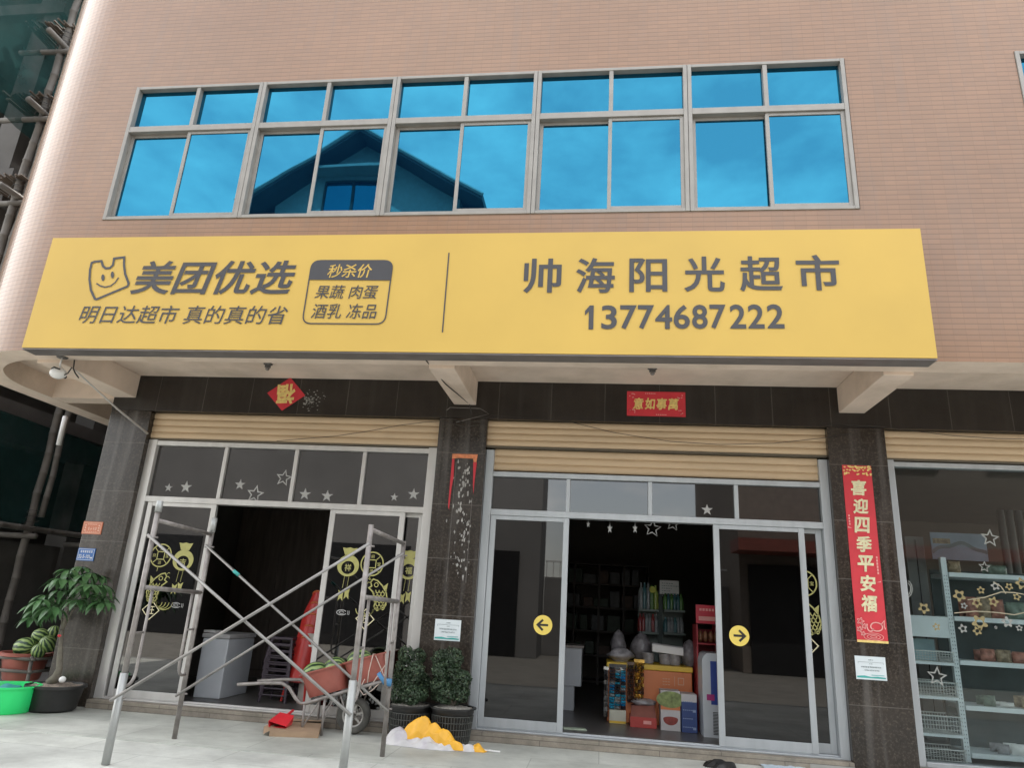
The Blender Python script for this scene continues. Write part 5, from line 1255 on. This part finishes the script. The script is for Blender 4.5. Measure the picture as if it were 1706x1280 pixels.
bagheap('wrapped_bundle', 'clear plastic bag lying on the open red box', 1072, 1178, .30, .08, M_CLR, 3, y + .2, zz + .002)
T, x0, x1, y, zt = pbx('fruit_box', 'tall fruit carton with a green leaf print over a red fruit picture', 1101, 1134, 1152, 1219, M_BW, .25)
w_ = x1 - x0; h_ = zt - FZ; cxm = (x0 + x1) / 2
MB().box(x0 + .001, x1 - .001, y - .002, y, FZ + .52 * h_, FZ + .72 * h_).build('red_band', M_OR, T)
o = MB().disc((cxm, y - .003, FZ + .78 * h_), w_ * .72, 24, r2=h_ * .21).build('leaf_print', mat('print_green', (.22, .27, .10), .6, var=.4, vs=22), T)
MB().slab([(cxm + w_ * .38 * math.cos(t), y - .003, FZ + .30 * h_ + h_ * .16 * math.sin(t) * (1 if math.sin(t) < 0 else .35)) for t in [2 * PI * i / 24 for i in range(24)]], .001).build('fruit_print', mat('print_red', (.26, .05, .04), .6, var=.3, vs=18), T)
T, x0, x1, y, zt = pbx('snack_box', 'stack of dark blue cartons with a pale top right of the fruit carton', 1136, 1162, 1171, 1222, M_BB, .28)
z2 = P(1150, 1158, y).z; MB().box(x0, x1, y + .002, y + .28, zt + .001, z2).build('pale_top', M_BW, T)
mb = MB(); zr = random.Random(8)
for j in range(4):
    for i in range(5): mb.box(x0 + .015 + i * .022, x0 + .03 + i * .022, y - .002, y, FZ + .05 + j * .085, FZ + .058 + j * .085)
mb.box(x1 - .045, x1 - .012, y - .002, y, FZ + .03, FZ + .055); mb.box(x1 - .045, x1 - .012, y - .002, y, zt - .10, zt - .075)
mb.build('print', mat('pale_blue_print', (.25, .32, .46), .6), T); MB().box(x0, x1, y - .0015, y, FZ + .49 * (zt - FZ), FZ + .495 * (zt - FZ)).build('seam', M_BLACK, T)
# red display stand and white cooler behind the right door leaf
y = 1.15; q = rect(1160, 1009, 1196, 1090, y)
T = thing('display_stand', 'red cardboard display stand with printed header beside the right door leaf', 'display stand', (q[0], y, FZ))
MB().box(q[0], q[1], y, y + .02, P(1178, 1040, y).z, P(1178, 1009, y).z).build('header_card', mat('display_red', (.55, .035, .06), .45), T)
mb = MB(); z1 = P(1178, 1050, y).z; mb.box(q[0], q[0] + .015, y - .02, y + .35, FZ, P(1178, 1042, y).z); mb.box(q[1] - .015, q[1], y - .02, y + .35, FZ, P(1178, 1042, y).z); mb.box(q[0] + .016, q[1] - .016, y + .33, y + .349, FZ, z1)
for zz in (.45, .75, 1.0): mb.box(q[0] + .016, q[1] - .016, y - .018, y + .329, zz, zz + .015)
mb.build('shelf_body', mat('display_dark_red', (.36, .03, .04), .5), T)
mb = MB(); rr = random.Random(14); 
for i in range(5): mb.box(q[0] + .04 + i * .035, q[0] + .065 + i * .035, y - .003, y, P(1178, 1018, y).z - .005, P(1178, 1018, y).z + .022)
mb.box(q[0] + .03, q[0] + .22, y - .003, y, P(1178, 1035, y).z, P(1178, 1028, y).z); mb.build('print', M_PINK, T)
mb = MB()
for zz in (.465, .765, 1.015):
    for i in range(4): MB().ell((q[0] + .05 + i * .06, y + .06, zz + .07), .03, .05, .065, 10, 8).build('snack_bag', mat('bag_olive', (.22, .10, .05), .4, var=.5, vs=14), T, smooth=True)
y = .74; q = rect(1171, 1089, 1194, 1230, y)
T = thing('ice_cooler', 'white rounded cooler cabinet with blue and red stripes behind the right door leaf', 'cooler', (q[0] + .1, y, FZ))
x0, x1, zt = q[0], q[0] + .36, q[3]
mb = MB(); prof = [(x0 + .0, FZ), (x1, FZ), (x1, zt), (x0 + .07, zt)] + [(x0 + .07 - .07 * math.sin(a), zt - .10 + .10 * math.cos(a)) for a in [PI / 2 * i / 8 for i in range(1, 9)]]
mb.slab([(a, y, b) for a, b in prof], .45); o = mb.build('cabinet', M_ENAM, T); smooth_angle(o, 50)
MB().box(x0 + .085, x1, y - .002, y, FZ + .32, zt - .08).build('blue_panel', mat('cooler_blue', (.03, .06, .26), .4), T)
MB().box(x0 + .04, x0 + .12, y - .003, y - .001, FZ + .36, FZ + .42).build('red_band', M_MAGE if False else P_MAG, T)
mb = MB()
for i in range(16): mb.box(x0 + .10, x0 + .20, y - .003, y - .001, FZ + .03 + i * .014, FZ + .037 + i * .014)
mb.build('vent_slots', M_BLACK, T)
# gondola with bottles at the back
y = 3.2; px = lambda a: P(a, 1040, y).x
T = thing('shelf_rack', 'dark green shop rack holding bottles and cans behind the freezer', 'rack', (px(1100), y, FZ))
zt = P(1100, 985, y).z
MB().box(px(1096), px(1103), y + .0, y + .05, FZ, zt).build('post', mat('rack_green', (.03, .055, .045), .5), T)
mb = MB()
for pz in (1016, 1053): 
    z = P(1085, pz, y).z; mb.box(px(1063), px(1095), y - .30, y, z - .03, z); z = P(1120, pz + 1, y).z; mb.box(px(1104), px(1138), y - .30, y, z - .03, z)
mb.box(px(1063), px(1138), y + .052, y + .06, FZ, zt - .1)
mb.build('shelf', mat('rack_grey_green', (.16, .20, .18), .5), T)
BT = [mat('bottle_' + n, c, .25, var=.2, vs=20) for n, c in (('green', (.10, .22, .06)), ('grey', (.25, .27, .28)), ('teal', (.06, .16, .18)), ('lime', (.30, .38, .08)), ('red', (.30, .05, .05)))]
rr = random.Random(41)
def bottle(x, yy, z, h, r, m, lab, grp):
    o = MB().lathe([(.0001, 0), (r, 0), (r, h * .62), (r * .8, h * .74), (r * .36, h * .84), (r * .36, h), (.0001, h)], (x, yy, z), 14).build('bottle', m, None); smooth_angle(o, 40)
    tag(o, lab, 'bottle', grp)
for i in range(5):
    z = P(1085, 1016, y).z + .001; cn = (1, 2, 1, 0, 3)[i]
    bottle(px(1067 + i * 6.0), y - .16, z, .36 if i < 3 else .33, .042, BT[cn], ('tall grey bottle at the left end of the upper rack shelf', 'tall teal bottle on the upper left rack shelf', 'tall grey bottle between the teal and green ones', 'green bottle on the upper left rack shelf', 'lime bottle beside the rack post')[i], 'bottles on the upper left rack shelf')
for i in range(6):
    z = P(1085, 1053, y).z + .001; bottle(px(1065.5 + i * 5.2), y - .18, z, .24, .035, BT[rr.choice((1, 4, 1))], 'short red or grey bottle on the lower left shelf of the dark rack', 'bottles on the lower left rack shelf')
for i in range(6):
    z = P(1120, 1017, y).z + .001; bottle(px(1107 + i * 5.2), y - .18, z, .22, .034, BT[rr.choice((1, 2, 0))], 'short bottle on the upper right shelf of the dark rack', 'bottles on the upper right rack shelf')
for i in range(6):
    z = P(1120, 1054, y).z + .001; bottle(px(1107 + i * 5.2), y - .18, z, .20, .034, BT[rr.choice((1, 1, 2))], 'short bottle on the lower right shelf of the dark rack', 'bottles on the lower right rack shelf')
q = rect(1099, 968, 1131, 991, y - .05)
T = thing('price_poster', 'white price sheet hung above the right side of the dark rack', 'poster', (q[0], y - .05, q[2]))
MB().box(q[0], q[1], y - .055, y - .05, q[2], q[3]).build('paper', M_WHITE, T)
mb = MB(); rr = random.Random(3)
for j in range(6):
    xx = q[0] + .03
    for i in range(rr.randint(4, 8)): d_ = rr.uniform(.012, .03); mb.box(xx, xx + d_, y - .057, y - .0555, q[3] - .045 - j * .035, q[3] - .036 - j * .035); xx += d_ + .012
mb.build('print', M_GREYI, T)
p = P(1087, 983, y - .2); T = thing('price_tag', 'round yellow price tag on the dark rack', 'tag', p)
MB().disc(p, .045, 20).build('tag_card', mat('tag_yellow', (.55, .55, .05), .5), T)
# back shelving, dark
y = 5.6; q = rect(950, 990, 1062, 1180, y)
T = thing('back_shelving', 'dark wooden shelving with faint goods at the back of the middle shop', 'shelving', ((q[0] + q[1]) / 2, y, FZ))
mb = MB(); x0, x1 = q[0] - .4, q[1] + .2
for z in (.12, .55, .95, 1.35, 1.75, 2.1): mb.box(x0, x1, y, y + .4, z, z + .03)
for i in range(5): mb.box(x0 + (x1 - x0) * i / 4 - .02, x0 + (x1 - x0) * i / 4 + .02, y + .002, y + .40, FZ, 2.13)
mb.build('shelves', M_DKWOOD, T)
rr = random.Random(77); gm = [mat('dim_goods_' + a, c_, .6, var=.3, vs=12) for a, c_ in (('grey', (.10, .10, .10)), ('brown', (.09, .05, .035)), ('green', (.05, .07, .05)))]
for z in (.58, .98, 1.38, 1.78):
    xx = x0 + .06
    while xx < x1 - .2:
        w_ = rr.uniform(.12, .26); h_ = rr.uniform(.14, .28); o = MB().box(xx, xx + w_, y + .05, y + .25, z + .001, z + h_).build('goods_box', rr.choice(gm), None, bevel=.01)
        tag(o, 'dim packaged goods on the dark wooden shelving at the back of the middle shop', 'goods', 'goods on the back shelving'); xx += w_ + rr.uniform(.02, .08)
# white counter at the left of the doorway
y = 2.0; q = rect(936, 1080, 969, 1144, y)
T = thing('counter', 'white counter cabinet just inside the middle shop doorway on the left', 'counter', (q[0], y, FZ))
MB().box(q[0] - .6, q[1], y, y + .5, q[2], q[3]).build('cabinet', M_ENAM, T, bevel=.006); MB().box(q[0] - .62, q[1] + .02, y - .02, y + .52, q[3] + .001, q[3] + .03).build('worktop', mat('worktop', (.25, .22, .2), .4), T)
q2 = rect(936, 1146, 956, 1178, y); MB().box(q2[0] - .6, q2[1], y + .02, y + .48, FZ, q[2] - .001).build('base', M_ENAM, T)
p = G(957, 1216, FZ); T = thing('leaflet', 'pale green leaflets lying on the floor in the middle shop doorway', 'leaflets', p)
MB().obox(p + Vector((0, 0, .006)), (.12, .01, 0), (-.01, .05, 0), (0, 0, .005)).build('paper', mat('leaflet_green', (.42, .50, .38), .6, var=.2, vs=30), T)
# hanging stars in the doorway
for px_, py_, r_, sd, sxx, lab in ((980, 874, 6, 1, .6, 'tiny white star hanging first from the left in the middle doorway'), (1016, 881, 9, 1, .5, 'narrow white star hanging second from the left in the middle doorway'), (1058, 881, 9, 1, .5, 'narrow white star hanging just left of the large outline star'),
                               (1087, 881, 14, 0, 1, 'large outline star hanging in the middle doorway'), (1121, 873, 12, 0, 1, 'outline star hanging right of the large outline star')):
    yy = .21; c = P(px_, py_, yy); r = (P(px_ + r_, py_, yy) - c).length
    T = thing('star_ornament', lab, 'ornament', c, 'stars hanging in the doorway'); mb = MB()
    if sd: mb.slab(star_pts((c.x, c.z), r, yy, .40, 0, sxx), .003)
    else:
        pts = star_pts((c.x, c.z), r, yy, .45, .1); mb.tube(pts + [pts[0]], r * .07, 5, False)
    mb.build('star', M_DECW, T); MB().tube([c + Vector((0, .001, r)), Vector((c.x, yy + .001, 2.24))], .0012, 4).build('thread', M_DECW, T)

# ================================================================== GOODS IN THE LEFT SHOP
y = .62; q = rect(330, 1056, 374, 1165, y)
T = thing('upright_freezer', 'pale grey chest freezer standing inside the left shop doorway', 'freezer', (q[0], y, FZ))
MB().box(q[0], q[1], y, y + .65, FZ, q[3] - .05).build('cabinet', M_ENAM, T, bevel=.012); MB().box(q[0] - .01, q[1] + .01, y - .012, y + .66, q[3] - .048, q[3]).build('lid', mat('lid_pale', (.40, .40, .40), .4), T, bevel=.006)
p = P(355, 1052, y + .2); T = thing('paper_stack', 'small stack of white paper on the pale grey freezer', 'paper', (p.x, y + .2, q[3])); MB().box(p.x - .09, p.x + .06, y + .15, y + .3, q[3] + .001, q[3] + .025).build('sheets', M_WHITE, T)
# stacked dark stools
M_STOOL = mat('dark_plastic', (.045, .032, .045), .4, var=.2)
y = .62; q = rect(436, 1062, 480, 1170, y); cx_ = (q[0] + q[1]) / 2; n_ = 7; hz = q[3] - FZ
def stool_mesh():
    mb = MB(); mb.box(-.135, .135, -.135, .135, .255, .285)
    for sx in (-1, 1):
        for sy in (-1, 1): mb.add([(sx * .11, sy * .11, .255), (sx * .13, sy * .11, .255), (sx * .13, sy * .13, .255), (sx * .11, sy * .13, .255), (sx * .145, sy * .145, 0), (sx * .17, sy * .145, 0), (sx * .17, sy * .17, 0), (sx * .145, sy * .17, 0)], [(0, 1, 5, 4), (1, 2, 6, 5), (2, 3, 7, 6), (3, 0, 4, 7), (4, 5, 6, 7)])
    return mb
def stool(z, lab, first=None):
    if first is None:
        T = thing('plastic_stool', lab, 'stool', (cx_, y + .2, z), 'stacked dark stools')
        MB().box(-.135, .135, -.135, .135, .255, .285).build('seat', M_STOOL, T, local=True, bevel=.008)
        for sx in (-1, 1):
            for sy in (-1, 1): MB().tube([(sx * .12, sy * .12, .256), (sx * .158, sy * .158, 0)], [.017, .015], 8).build('leg', M_STOOL, T, local=True)
        mb = MB()
        for s_ in (-1, 1): mb.tube([(-.147, s_ * .147, .08), (.147, s_ * .147, .08)], .008, 6); mb.tube([(s_ * .147, -.147, .10), (s_ * .147, .147, .10)], .008, 6)
        mb.build('stretcher', M_STOOL, T, local=True); return T
    T = copy_tree(first); T.location = (cx_, y + .2, z); T['label'] = lab; return T
dz = (hz - .285) / (n_ - 1)
s0 = stool(FZ, 'dark plastic stool at the bottom of the stack behind the wheelbarrow')
for i in range(1, n_): stool(FZ + dz * i, 'dark plastic stool topmost of the stack behind the wheelbarrow' if i == n_ - 1 else 'dark plastic stool inside the stack behind the wheelbarrow', s0)
# stack of red chairs
M_CHR = mat('red_chair_plastic', (.50, .035, .03), .35, var=.15, vs=9); M_CHO = mat('orange_chair_edge', (.58, .13, .04), .4)
y = .70; q = rect(478, 1022, 520, 1132, y); w_ = q[1] - q[0]
ch0 = None
for i in range(5):
    z = FZ + .02 + i * .13; lab = ('red plastic chair with a rounded back, bottom of the red stack by the white cabinet', 'red plastic chair within the red stack by the white cabinet', 'red plastic chair within the red stack by the white cabinet', 'red plastic chair within the red stack by the white cabinet', 'red plastic chair with orange edge on top of the red stack')[i]
    if ch0 is None:
        ch0 = thing('plastic_chair', lab, 'chair', (q[0] + w_ * .5, y + .05, z), 'stacked red chairs'); mb = MB(); v = []
        for k in range(9):
            t = k / 8
            for j in range(9):
                s_ = -1 + 2 * j / 8; v.append((s_ * w_ * .43 * (1 - .38 * max(0, t - .55) / .45 * (1 if abs(s_) > .9 else .8)) + .03 * t, -.02 - .06 * (1 - s_ * s_) + .10 * t, .22 + t * .44 + .04 * (1 - s_ * s_) * t))
        mb.add(v, [(k * 9 + j, k * 9 + j + 1, (k + 1) * 9 + j + 1, (k + 1) * 9 + j) for k in range(8) for j in range(8)]); mb.build('backrest', M_CHR, ch0, local=True, smooth=True)
        mb = MB(); mb.tube([Vector(v[j]) for j in range(72, 81)], .013, 6); mb.build('back_rim', M_CHO, ch0, local=True, smooth=True)
        MB().box(-w_ * .42, w_ * .42, -.02, .34, .20, .23).build('seat', M_CHR, ch0, local=True, bevel=.01)
        for sx in (-1, 1):
            for sy in (0, .3): MB().tube([(sx * w_ * .38, sy, .2), (sx * w_ * .45, sy + (.03 if sy else -.03), 0)], .014, 6).build('leg', M_CHR, ch0, local=True)
    else:
        c_ = copy_tree(ch0); c_.location = (q[0] + w_ * .5 + .008 * i, y + .05 + .028 * i, z); c_['label'] = lab
T = thing('back_cabinet', 'tall dim brown cabinet with panelled doors deep inside the left shop', 'cabinet', (-3.6, 3.0, FZ))
M_CAB = mat('cabinet_brown', (.085, .068, .055), .6, var=.3, vs=4, stretch=(6, 6, .6))
MB().box(-5.65, -2.0, 3.0, 3.5, FZ, 2.6).build('carcass', M_CAB, T)
for i in range(5): MB().box(-5.60 + i * .72, -5.60 + i * .72 + .67, 2.975, 2.998, FZ + .1, 2.52).build('door', M_CAB, T, bevel=.01)
y = .78; q = rect(502, 1056, 528, 1165, y)
T = thing('white_cabinet', 'narrow white cabinet between the red chairs and the sliding door', 'cabinet', (q[0], y, FZ))
MB().box(q[0], q[1] + .15, y, y + .45, FZ, q[3]).build('cabinet', mat('cabinet_cream', (.42, .40, .36), .5), T, bevel=.006); z = P(515, 1078, y).z; MB().box(q[0] - .01, q[1] + .16, y - .015, y, z, z + .02).build('drawer_rail', M_WHITE, T)
p = P(514, 1052, y + .1); T = thing('blue_cap_bottle', 'white bottle with a pale blue cap on the white cabinet', 'bottle', (p.x, y + .12, q[3]))
MB().lathe([(.0001, 0), (.045, 0), (.045, .06), (.03, .075)], (p.x, y + .12, q[3] + .001), 16).build('bottle_body', M_WHITE, T, smooth=True); MB().lathe([(.038, .076), (.038, .10), (.0001, .102)], (p.x, y + .12, q[3]), 16).build('cap', P_CYAN, T)

# ================================================================== GOODS IN THE RIGHT SHOP
M_RACK = mat('rack_white', (.72, .78, .80), .45, var=.06); M_WIRE = mat('wire_white', (.60, .62, .60), .45)
y = .50
xa, xb = P(1500, 1160, y).x + .16, P(1600, 1160, y).x
T = thing('display_rack', 'white slotted metal rack with five shelves behind the right shop window', 'rack', (xb, y, FZ))
zt = P(1575, 929, y).z
for x_ in (xb, xb + 1.25): 
    MB().box(x_ - .028, x_ + .028, y, y + .05, FZ, zt).build('slotted_post', M_RACK, T, bevel=.003)
mb = MB()
for i in range(48): 
    z = FZ + .06 + i * .036
    for dx in (-.011, .011): mb.box(xb + dx - .004, xb + dx + .004, y - .0015, y, z, z + .013)
mb.build('post_slots', M_GREYI, T)
shz = [P(1640, py, y).z for py in (957, 1030, 1103, 1178, 1257)]
for z in shz: MB().box(xb + .03, xb + 1.22, y - .02, y + .42, z - .045, z).build('shelf', M_RACK, T, bevel=.003)
MB().box(xb + .03, xb + 1.22, y + .425, y + .44, FZ, zt - .1).build('back_panel', mat('rack_back', (.07, .09, .09), .6), T)
q = rect(1513, 1027, 1583, 1062, y); MB().box(q[0], xb - .03, y + .0, y + .012, q[2], q[3]).build('header_panel', M_RACK, T)
q = rect(1518, 1065, 1558, 1105, y + .2); MB().box(q[0], q[1], y + .2, y + .206, q[2], q[3]).build('blue_sheet', mat('pale_blue_sheet', (.36, .50, .54), .6, var=.15), T)
for pt, pb in ((1086, 1103), (1137, 1160), (1193, 1222), (1248, 1272)):
    z1, z0 = P(1560, pt, y).z, P(1560, pb, y).z; mb = MB(); x0_, x1_ = xa, xb - .03
    B3 = thing('wire_basket', 'white wire basket hooked on the end of the white rack, ' + {1086: 'topmost of four', 1137: 'second from the top', 1193: 'third from the top', 1248: 'lowest of four'}[pt], 'basket', ((x0_ + x1_) / 2, y - .06, z0), 'wire baskets on the rack end')
    mb.tube([(x0_, y - .04, z1), (x1_, y - .04, z1), (x1_, y + .30, z1 + .0), (x0_, y + .30, z1), (x0_, y - .04, z1)], .007, 6)
    mb.build('rim', M_WIRE, B3); mb = MB()
    for i in range(15): x_ = x0_ + (x1_ - x0_) * i / 14; mb.tube([(x_, y - .04, z1), (x_, y - .035, z0), (x_, y + .29, z0), (x_, y + .30, z1)], .0028, 4)
    for j in range(1, 4): z = z1 + (z0 - z1) * j / 4; mb.tube([(x0_, y - .04, z), (x1_, y - .04, z), (x1_, y + .30, z), (x0_, y + .30, z), (x0_, y - .04, z)], .0028, 4)
    for j in range(5): yy = y - .03 + .32 * j / 5; mb.tube([(x0_, yy, z0), (x1_, yy, z0)], .0028, 4)
    mb.build('mesh', M_WIRE, B3); MB().box(x0_ + .005, x1_ - .005, y - .034, y - .03, z0 - .03, z0 - .004).build('price_rail', M_RACK, B3)
M_PK = mat('pack_pink', (.34, .15, .11), .45, var=.5, vs=22); M_PK2 = mat('pack_tan', (.30, .23, .15), .45, var=.5, vs=22)
M_PGR = mat('pack_green_grey', (.15, .2, .16), .4, var=.5, vs=18)
def goods(z, specs, name='snack_pack'):
    for (px0, px1, h, m, lab, cat) in specs:
        x0_, x1_ = P(px0, 1000, y).x, P(px1, 1000, y).x; mb = MB(); n = 8; w_ = x1_ - x0_
        for row in range(2):
            v = []
            for k in range(7):
                for j in range(n + 1):
                    u = j / n; t = k / 6; bul = (math.sin(PI * u) * math.sin(PI * min(1, max(.02, t)))) ** .5
                    v.append((x0_ + w_ * u, y + .06 + row * .14 - .05 * bul + .012 * noise.noise((u * 5, t * 5, px0)), z + .002 + h * (1 - .12 * row) * t))
            mb.add(v, [(k * (n + 1) + j, k * (n + 1) + j + 1, (k + 1) * (n + 1) + j + 1, (k + 1) * (n + 1) + j) for k in range(6) for j in range(n)])
            mb.add([Vector(q_) + Vector((0, .001, 0)) for q_ in (v[0], v[n], v[-1], v[-1 - n])], [(0, 1, 2, 3)])
        o = mb.build(name, m, None, smooth=True); tag(o, lab, cat, 'goods on the white rack')
goods(shz[1], [(1611, 1632, .20, M_PK, 'pinkish snack pack on the second shelf of the white rack, nearest the post', 'snack pack'), (1633, 1653, .21, M_PK2, 'tan snack pack in the middle of the second shelf of the white rack', 'snack pack'), (1654, 1676, .19, M_PK, 'pinkish snack pack right of the tan one on the second shelf of the white rack', 'snack pack'), (1680, 1712, .17, M_PGR, 'grey green snack pack at the right on the second shelf of the white rack', 'snack pack')])
goods(shz[2], [(1626, 1650, .12, M_PK, 'low pink pack on the third shelf of the white rack, nearest the post', 'snack pack'), (1652, 1676, .12, M_PK2, 'low tan pack on the third shelf of the white rack', 'snack pack'), (1678, 1704, .11, M_PK, 'low pink pack at the right on the third shelf of the white rack', 'snack pack')])
goods(shz[3], [(1620, 1640, .10, M_PGR, 'dull green pack on the fourth shelf of the white rack, nearest the post', 'snack pack'), (1682, 1706, .12, M_PK2, 'tan pack at the right on the fourth shelf of the white rack', 'snack pack'), (1646, 1669, .045, M_WHITE, 'thin white packet lying on the fourth shelf of the white rack', 'packet')])
goods(shz[0], [(1592, 1612, .12, M_PK2, 'tan pack on the top shelf of the white rack, nearest the post', 'snack pack'), (1660, 1690, .10, M_PGR, 'dull green pack at the right on the top shelf of the white rack', 'snack pack')])
goods(shz[4], [(1632, 1652, .09, M_CLR, 'small clear wrapped pack on the lowest visible shelf of the white rack', 'snack pack'), (1654, 1676, .10, M_WHITE, 'small white wrapped pack on the lowest visible shelf of the white rack', 'snack pack'), (1692, 1712, .09, M_WHITE, 'small white wrapped pack at the right end of the lowest visible shelf', 'snack pack')])
yy = 1.4; q = rect(1552, 889, 1644, 934, yy)
T = thing('wall_poster', 'pale landscape poster hung inside the right shop above the white rack', 'poster', (q[0], yy, q[2]))
MB().box(q[0], q[1], yy, yy + .01, q[2], q[3]).build('sheet', mat('poster_blue', (.26, .31, .38), .6, var=.2, vs=3), T)
MB().box(q[0] + .02, q[1] * .35 + q[0] * .65, yy - .002, yy, q[3] - .13, q[3] - .07).build('title_band', M_PK2, T)
MB().stroke([(q[0] + (q[1] - q[0]) * t, yy - .002, q[2] + (q[3] - q[2]) * (.25 + .35 * math.sin(t * 3.1) + .05 * math.sin(t * 14))) for t in [i / 20 for i in range(21)]], .04).build('hill_print', mat('poster_grey', (.16, .19, .2), .6), T)
T = thing('door_curtain', 'grey curtain strips hanging at the back of the right shop', 'curtain', (P(1680, 900, 2.6).x, 2.6, 1))
mb = MB()
for i in range(10):
    x_ = P(1672, 900, 2.6).x + .11 * i; mb.tube([(x_, 2.6 + .02 * (i % 2), .15), (x_ + .01, 2.6, 2.9)], .045, 6)
mb.build('strips', mat('curtain_grey', (.20, .20, .19), .7), T, smooth=True)
x_ = P(1530, 950, 1.9).x
T = thing('grey_locker', 'tall grey locker inside the right shop beside the window jamb', 'locker', (x_, 1.9, FZ))
MB().box(x_ - .12, x_ + .10, 1.9, 2.3, FZ, P(1530, 895, 1.9).z).build('body', mat('locker_grey', (.24, .24, .23), .5), T, bevel=.006); MB().box(x_ - .005, x_ + .005, 1.896, 1.9, FZ + .1, P(1530, 900, 1.9).z).build('door_gap', M_BLACK, T)

# ================================================================== ACROSS THE STREET (seen only in the window glass)
M_HA = mat('house_grey_render', (.19, .185, .18), .9, var=.15, vs=.6); M_RF = mat('roof_tile_dark', (.06, .065, .075), .6, var=.2, vs=2); M_TRIM = mat('house_trim', (.30, .30, .30), .7)
H = thing('gable_house', 'grey gabled house across the street, mirrored in the blue upstairs windows', 'house', (-8.6, -19, 0))
mb = MB(); mb.box(-17, -1.95, -17, -15, -.15, 12.9); mb.build('body', M_HA, H)
pk, ev, xl, xr = 16.2, 13.5, -12.1, -3.9; xm = -8.2
MB().add([(xl + .9, -15.0, 12.9), (xr - .9, -15.0, 12.9), (xr - .9, -15.0, 13.8), (xm, -15.0, pk - .25), (xl + .9, -15.0, 13.8), (xl + .9, -24, 12.9), (xr - .9, -24, 12.9), (xr - .9, -24, 13.8), (xm, -24, pk - .25), (xl + .9, -24, 13.8)],
         [(0, 1, 2, 3, 4), (9, 8, 7, 6, 5), (1, 6, 7, 2), (0, 4, 9, 5)]).build('attic_wall', mat('attic_siding', (.36, .36, .36), .8), H)
mb = MB()
for (xe, s_) in ((xl, -1), (xr, 1)):
    mb.add([(xm, -14.2, pk), (xe, -14.2, ev), (xe, -24.6, ev), (xm, -24.6, pk), (xm, -14.2, pk - .22), (xe, -14.2, ev - .22), (xe, -24.6, ev - .22), (xm, -24.6, pk - .22)], [(0, 1, 2, 3), (7, 6, 5, 4), (0, 4, 5, 1), (1, 5, 6, 2)])
mb.build('roof', M_RF, H)
mb = MB()
for (xe, s_) in ((xl, -1), (xr, 1)): mb.tube([(xm, -14.18, pk - .05), (xe, -14.18, ev - .05)], .07, 6)
mb.build('barge_board', M_TRIM, H)
def hwin(H, x0, x1, z0, z1, y, m=None):
    mb = MB(); t = .07
    mb.box(x0, x0 + t, y, y + .06, z0, z1); mb.box(x1 - t, x1, y, y + .06, z0, z1); mb.box(x0 + t, x1 - t, y, y + .06, z0, z0 + t); mb.box(x0 + t, x1 - t, y, y + .06, z1 - t, z1); xm_ = (x0 + x1) / 2; mb.box(xm_ - .04, xm_ + .04, y, y + .058, z0 + t, z1 - t)
    f = mb.build('window', M_BLACK, H); MB().box(x0 + t, x1 - t, y, y + .02, z0 + t, z1 - t).build('pane', m or M_BLACK, f)
hwin(H, -9.4, -7.4, 13.0, 14.55, -14.99, M_FILM)
MB().box(-9.7, -7.1, -14.99, -14.4, 14.75, 14.85).build('window_hood', M_TRIM, H)
for x in (-15.2, -11.8, -8.6, -5.4): hwin(H, x, x + 1.9, 8.2, 9.9, -14.99)
M_VOID = mat('dark_shop_opening', (.012, .012, .013), .5)
for x in (-16.6, -13.0, -9.4, -5.8): MB().box(x, x + 3.2, -14.995, -14.93, -.15, 3.0).build('shop_opening', M_VOID, H)
H = thing('side_house', 'brown low house across the street, mirrored in the middle shop doors', 'house', (9, -19, 0))
MB().box(4.15, 17, -25, -15, -.15, 8.5).build('body', mat('house_tan', (.17, .145, .125), .9, var=.15), H); MB().box(3.9, 17.2, -14.99, -13.6, 3.25, 3.6).build('awning', mat('awning_red', (.20, .055, .04), .7), H)
MB().box(3.8, 17.3, -25.3, -14.7, 8.51, 8.8).build('roof', M_RF, H)
for x in (8.4, 11.6): hwin(H, x, x + 1.8, 6.0, 7.3, -14.99)
for x in (4.4, 8.4, 12.4): MB().box(x, x + 3.7, -14.995, -14.93, -.15, 2.95).build('shop_opening', M_VOID, H)
H = thing('yard_wall', 'low yard building with a white railing between the houses across the street', 'wall', (1, -19, 0))
MB().box(-1.94, 4.14, -21, -17, -.15, 2.35).build('body', M_HA, H)
mb = MB()
for i in range(26): mb.box(-1.9 + .23 * i, -1.87 + .23 * i, -17.1, -17.06, 2.36, 2.85)
mb.box(-1.92, 4.12, -17.11, -17.05, 2.851, 2.90); mb.build('railing', M_WHITE, H)
